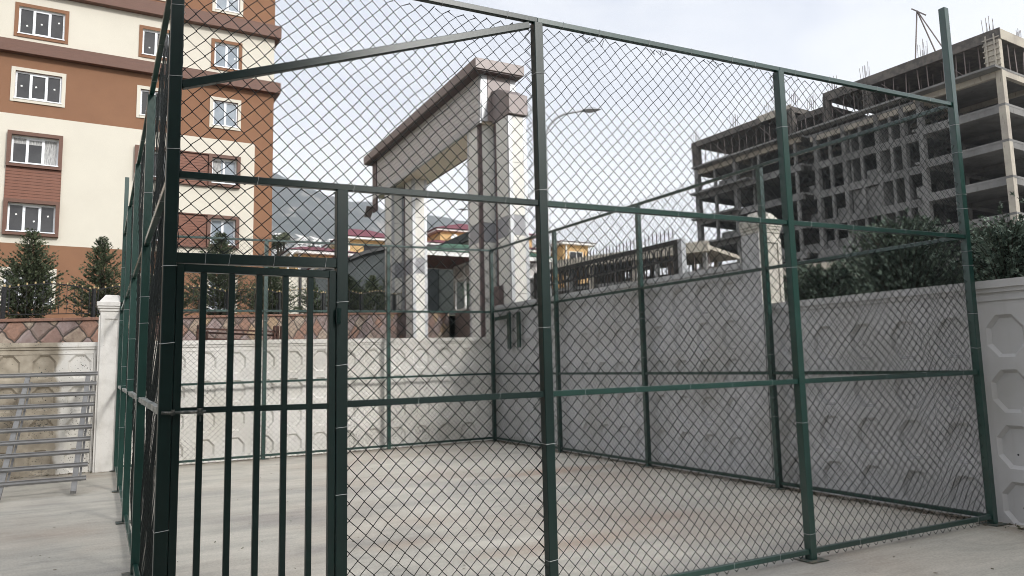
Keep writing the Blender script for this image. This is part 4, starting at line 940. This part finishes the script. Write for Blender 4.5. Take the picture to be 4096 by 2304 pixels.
# ------------------------------------------------------------------ spear-topped iron gate beyond the right wall
def iron_gate():
    t = thing('iron_gate', (10.5, 11, 2.4), 'black spear-topped sliding gate with a row of rings, above the right wall', 'gate')
    x = 10.5; y0, y1 = 8.06, 14.2; zt = lambda y: 4.60+.022*(y-8)
    b = MB(); b.bar((x, y0, zt(y0)), (x, y1, zt(y1)), .07, .10); b.build('top_rail', 'iron', t)
    for dz, nm in ((-.36, 'ring_rail'), (-1.6, 'bottom_rail')):
        b = MB(); b.bar((x, y0, zt(y0)+dz), (x, y1, zt(y1)+dz), .05, .05); b.build(nm, 'iron', t)
    for y in (y0, y1):
        b = MB(); b.box(x-.05, x+.05, y-.06, y+.06, 2.3, zt(y)+.05); b.build('end_post', 'iron' if y == y1 else 'iron', t)
    b = MB(); b.box(x-.06, x+.06, y0-.19, y0-.065, 2.3, zt(y0)+.04); b.build('frame_post', 'lampm', t)
    n = 44
    for k in range(1, n):
        y = y0+(y1-y0)*k/n; z = zt(y)
        b = MB(); b.tube([(x, y, z-1.6), (x, y, z+.18)], .012, 4); b.add([(x-.014, y, z+.18), (x, y-.022, z+.21), (x+.014, y, z+.18), (x, y+.022, z+.21), (x, y, z+.34), (x, y, z+.15)], [(0, 1, 4), (1, 2, 4), (2, 3, 4), (3, 0, 4), (0, 3, 5), (3, 2, 5), (2, 1, 5), (1, 0, 5)])
        b.build('spear_bar', 'iron', t)
    m = 24
    for k in range(m):
        y = y0+.2+(y1-y0-.35)*k/(m-1); z = zt(y)-.20
        b = MB(); b.tube([(x, y+.105*math.cos(a), z+.13*math.sin(a)) for a in np.linspace(0, 2*math.pi, 13)[:-1]], .017, 4, True); b.build('ring', 'iron', t)
iron_gate()

# ------------------------------------------------------------------ unfinished concrete frame building
def frame_building():
    t = thing('unfinished_building', (66, 50, 2), 'unfinished concrete frame building with props and rebar on its top floor', 'building')
    P0 = Vector((68, 33.1, 0)); P1 = Vector((65.0, 69.6, 0)); Ld = (P1-P0).length; ax = (P1-P0).normalized(); nn = Vector((-ax.y, ax.x, 0))
    if nn.x > 0: nn = -nn                                # towards the court
    T = lambda s, d, z: (lambda p: (p.x, p.y, z))(P0 + ax*s - nn*d)        # d = depth behind the long face
    lv = [28.2-3.2*k for k in range(9)]                  # tops of the slabs
    D = 15; W1 = Ld
    cs = [0, 7.6, 10.1, 12.8, 16.6, 20.0, 23.2, 30.2, Ld]
    rg = random.Random(5)
    for i, z in enumerate(lv):
        b = MB(T)
        b.box(0, 8.4, .0, D, z-.22, z); b.box(8.4, 20.8, 1.3, D, z-.22, z); b.box(20.8, Ld, 0, D, z-.22, z)
        if i: b.box(Ld-9 if i % 2 else Ld-7, Ld, -1.0, -.0, z-.22, z)
        else: b.box(0, Ld-.5, -1.1, -.0, z-.2, z)
        b.build('floor_slab', 'conc', t)
        b = MB(T)                                         # edge beams
        b.box(.35, 8.0, .02, .42, z-.75, z-.222); b.box(8.6, 20.6, 1.35, 1.7, z-.75, z-.222); b.box(21, Ld-.4, .02, .42, z-.75, z-.222)
        b.box(.02, .40, .45, D-.3, z-.75, z-.222); b.box(Ld-.4, Ld-.02, .45, D-.3, z-.75, z-.222)
        for s in (7.8, 16.6, 23.2, 30.2): b.box(s-.2, s+.2, 1.75, D-.45, z-.65, z-.222)
        b.box(.45, Ld-.45, 7.0, 7.4, z-.64, z-.2225)
        b.build('edge_beam', 'concl' if i < 1 else 'conc', t)
    zb = 1.0
    for s in cs:
        for d in (0.0, 6.9, D-.6):
            if d == 0 and 8 < s < 21: d = 1.3
            w = .55 if s in (0, Ld) else .45
            s0 = s if s == 0 else s-w if s == Ld else s-w/2
            b = MB(T)
            for k in range(len(lv)): b.box(s0+.01*(k % 2), s0+w+.01*(k % 2), d-.012, d+.6, (lv[k+1] if k+1 < len(lv) else zb), lv[k]-.221)
            b.build('column', 'concl' if (s == 0 and d == 0) else 'conc', t)
    for s in (11.4, 14.7, 18.3, 21.7, 26.7, 33.4):
        d = 1.35 if s < 21 else .05; b = MB(T)
        for k in range(1, len(lv)): b.box(s-.15, s+.15, d, d+.3, (lv[k+1] if k+1 < len(lv) else zb), lv[k]-.752)
        b.box(s-.15, s+.15, d, d+.3, lv[1], lv[0]-.752); b.build('secondary_column', 'conc', t)
    for k in range(1, len(lv)):
        for i in range(1, len(cs)-1):
            if rg.random() < .34:
                d = 1.5 if 8 < cs[i] < 21 else .15; f = rg.choice((1.0, 1.0, 2.4)); a_ = cs[i]+.35; c_ = a_+(cs[i+1]-cs[i]-.7)*rg.choice((.45, 1.0))
                b = MB(T); b.box(a_, c_, d+.35, d+.5, lv[k], lv[k]+f*.95 if f < 2 else lv[k-1]-.76); b.build('infill_wall', 'conc', t)
    # shaft and back walls with openings
    b = MB(T)
    for k in range(8):
        z0, z1 = lv[k+1], lv[k]-.222
        b.box(.6, Ld-.6, D-.32, D-.12, z0, z0+(.95 if k > 3 else 2.1)); b.box(.6, Ld-.6, D-.32, D-.12, z1-.35 if k < 4 else z1-.9, z1)
        for s in np.arange(1.0, Ld-1.5, 4.3):
            if rg.random() < (.35 if k > 3 else .85): b.box(s, s+2.1, D-.32, D-.12, z0+.9, z1-.3)
        b.box(Ld-8, Ld-7.7, 1.5, 9, z0, z1); b.box(12.6, 12.9, 2.0, 10, z0, z1); b.box(16.0, 16.25, 1.8, 7, z0, z1)
        b.box(Ld-8+.301, Ld-4.5, 6.5, 6.7, z0, z1); b.box(24, 27.5, 7.41, 7.6, z0, z1)
    b.build('inner_wall', 'conc', t)
    # top storey: formwork deck on steel props
    zt = 31.6
    secs = [(0, 17.4, 0, D, zt, .75), (17.6, 21.5, 1.0, D-2, zt-1.0, .45), (22, 26.2, .2, D-2, zt+.25, .6), (26.3, Ld, 0, D, zt-.05, .5)]
    for a, c, d0, d1, z, h in secs:
        b = MB(T); b.box(a, c, d0-.02, d1, z-h, z); b.build('formwork_deck', 'form', t)
        b = MB(T); b.box(a-.2, c+.2, d0-.1, d0-.021, z-h-.1, z+.1); b.build('edge_board', 'concl' if a == 22 else 'form', t)
    b = MB(T); b.box(-.1, -.02, -.1, D, zt-.8, zt+.1); b.build('edge_board', 'concl', t)
    cnt = 0
    for s in np.arange(.7, Ld-.5, 1.15):
        for d in (.35, 2.8):
            if cnt >= 64: break
            a = rg.uniform(-.12, .12); b = MB(T); s_ = s+rg.uniform(-.2, .2)
            if 17.5 < s < 22: z1 = zt-1.45
            else: z1 = zt-.8
            b.tube([(s_, d, 28.2), (s_+a, d+rg.uniform(-.1, .1), z1)], .055, 4); b.build('prop', 'prop', t); cnt += 1
    for d in np.arange(1, D, 1.2):
        b = MB(T); b.tube([(.3, d, 28.2), (.3+rg.uniform(-.1, .3), d+rg.uniform(-.3, .3), zt-.8)], .055, 4); b.build('prop', 'prop', t)
    for s in (3, 9, 15, 24, 31):
        b = MB(T); b.bar((s, .2, 28.3), (s+2.2, .2, zt-1), .07, .05); b.build('diagonal_prop', 'prop', t)
    # column shutters
    for s, w in ((0, 1.25), (17.0, .6), (21.6, .8), (22.8, .7), (Ld-.9, 1.0), (12.3, .8)):
        b = MB(T); b.box(s, s+w, -.06, .5, 28.21, zt-.15 if s else zt-.2)
        for k in range(6): b.box(s-.08, s+w+.08, -.16, -.065, 28.4+k*.5, 28.5+k*.5)
        b.box(s+w*.2, s+w*.2+.12, -.22, -.161, 28.25, zt-.3); b.box(s+w*.75, s+w*.75+.12, -.22, -.161, 28.25, zt-.3)
        b.build('column_shutter', 'form' if s else 'concl', t)
    # rebar starters
    for s, z in ((.5, zt), (6.5, zt), (12.5, zt), (16.3, zt), (19, zt-.9), (21.2, zt+.1), (24.8, zt+.1), (29.8, zt), (Ld-.5, zt)):
        b = MB(T)
        for k in range(7):
            x = s+k*.13; b.tube([(x, .2+(k % 2)*.5, z), (x+rg.uniform(-.1, .1), .2+(k % 2)*.5, z+rg.uniform(1.0, 1.9))], .022, 3)
        b.build('rebar', 'rebar', t)
    for d in (4, 8, 11):
        b = MB(T)
        for k in range(5): b.tube([(.3, d+k*.2, zt), (.3, d+k*.2+rg.uniform(-.05, .05), zt+rg.uniform(.8, 1.3))], .022, 3)
        b.build('rebar', 'rebar', t)
    h = thing('roof_hoist', T(7, 1, zt), 'thin hoist frame standing on the unfinished roof', 'hoist')
    apx = T(7.2, .6, zt+5.0)
    for q in (T(4.9, .6, zt), T(8.0, .8, zt-.5), T(6.9, 3.5, zt)):
        b = MB(); b.bar(q, apx, .09, .09); b.build('strut', 'prop', h)
    b = MB(); b.bar(T(7.7, .6, zt+5.4), T(6.4, .6, zt+4.2), .12); b.build('jib', 'prop', h)
    # low ruin of walls and slabs in front of it
frame_building()

def ruin(x0, y0, dx, dy, n, zb, zt, label):
    t = thing('concrete_shell', (x0, y0, zb), label, 'building'); A = Vector((dx, dy, 0)).normalized(); B = Vector((-A.y, A.x, 0)); o = Vector((x0, y0, 0))
    T = lambda s, d, z: tuple(o + A*s + B*d + Vector((0, 0, z)))
    b = MB(T); b.box(0, n*4, 0, 8, zt-.3, zt); b.box(-.5, n*4+.5, -.4, 0, zt-.7, zt+.1); b.build('roof_slab', 'concl', t)
    for k in range(2*n+1):
        for d in (0.1, 7.5):
            if d < 1 and k % 3 == 1: continue
            b = MB(T); b.box(k*2-.14, k*2+.14, d, d+.3, zb, zt-.301 if d > 1 else zt-.71); b.build('column', 'concl' if k % 2 else 'conc', t)
    for k, z in enumerate((zt-2.2, zt-4.4)):
        b = MB(T); b.box(.3, n*4-.3-k*2, .5, 7.4, z-.25, z); b.build('floor_slab', 'conc', t)
    b = MB(T); b.box(.0, n*4, 7.85, 8.0, zb, zt-.9); b.box(4.3, 7.6, 3, 3.2, zb, zt-.31); b.build('inner_wall', 'form', t)
    rg = random.Random(int(x0)); b = MB(T)
    for _ in range(14*n): s_ = rg.uniform(0, n*4); d_ = rg.uniform(.5, 6); b.tube([(s_, d_, zt-2.2), (s_+rg.uniform(-.3, .3), d_, zt-.3)], .05, 4)
    tag(b.build('props', 'prop', t), kind='stuff')
ruin(33, 55, .45, -.9, 4, 3, 12.2, 'low pale concrete shell of a building behind the iron gate')
ruin(41.2, 39.6, .5, -.86, 2, 3, 9.7, 'pale concrete shell beside the pillar, in front of the unfinished building')

# ------------------------------------------------------------------ big conifers beyond the right wall
def big(x, y, h, w, seed, nb, label):
    conifer('conifer_tree', x, y, .1, h*.96, w, seed, int(nb*1.7), 10, .105, label, m='conifer', group='conifers beyond the right wall', shape=.42, fan=1.3, open_=.5)
big(9.35, 3.35, 3.3, 2.2, 31, 420, 'dark conifer behind the right wall, just right of the cream pillar')
big(9.6, 2.15, 3.75, 2.5, 32, 560, 'dark conifer left of the middle of the row behind the right wall')
big(10.0, .95, 3.45, 2.4, 33, 520, 'dark conifer behind the wall just left of the tall corner post')
big(10.3, -.35, 4.5, 2.6, 34, 560, 'tall dark conifer right of the corner post, its tip against the concrete frame')
big(11.0, -1.6, 5.3, 3.2, 35, 420, 'tallest dark conifer, cut by the right edge of the picture')
big(11.4, 3.9, 3.75, 2.6, 36, 300, 'dark conifer set back behind the others, left part of the row')
big(11.8, 1.9, 3.9, 2.8, 37, 300, 'dark conifer at the back of the row, seen between the nearer ones')

# ------------------------------------------------------------------ unseen houses, added behind the camera to shade the near end of the court
t = thing('added_shade_house', (-8, -13, 0), 'unseen plain grey house, added behind the photographer to shade the near end of the court', 'house')
Mt['nb'] = mat('shade_house_render', (.20, .185, .165), .9, noise=(.6, (.17, .155, .14), .4, .65))
b = MB(); b.box(-24, 4.0, -18, -9, -.6, 9.2); b.build('wall', 'nb', t)
b = MB(); b.box(-24.4, 4.3, -18.4, -8.6, 9.202, 9.5); b.build('roof', 'roofr', t)
for z in (1.2, 4.2, 7.2):
    for x in range(-22, 4, 4):
        b = MB(); b.box(x, x+1.4, -8.99, -8.95, z, z+1.3); w = b.build('window', 'upvc', t)
        b = MB(); b.box(x+.08, x+1.32, -8.948, -8.94, z+.08, z+1.22); b.build('pane', 'glassd', w)

t = thing('added_side_house', (14, -11, 0), 'unseen plain grey house, added beyond the right wall to shade the near right floor', 'house')  # second unseen block, added to keep sun off the near right floor
b = MB(); b.box(8.7, 22, -18, -6.8, -.6, 6.8); b.build('wall', 'nb', t)
b = MB(); b.box(8.5, 22.3, -18.3, -6.5, 6.802, 7.0); b.build('roof', 'roofr', t)
for y in (-16, -12):
    b = MB(); b.box(8.65, 8.69, y, y+1.3, 1.4, 2.7); w = b.build('window', 'upvc', t)
    b = MB(); b.box(8.63, 8.648, y+.08, y+1.22, 1.48, 2.62); b.build('pane', 'glassd', w)

# ------------------------------------------------------------------ the air
b = MB(); b.box(-2800, 3300, -2200, 3300, -60, 1700)
hz_ = b.build('haze', []); tag(hz_, 'thin pale winter haze over the whole valley', 'haze', kind='stuff')
m = bpy.data.materials.new('haze_air'); m.use_nodes = True; m.node_tree.nodes.clear()
vo_ = m.node_tree.nodes.new('ShaderNodeVolumePrincipled'); vo_.inputs['Color'].default_value = (.80, .85, .93, 1); vo_.inputs['Density'].default_value = .00026; vo_.inputs['Anisotropy'].default_value = .2
oo = m.node_tree.nodes.new('ShaderNodeOutputMaterial'); m.node_tree.links.new(vo_.outputs[0], oo.inputs['Volume']); hz_.data.materials.append(m)
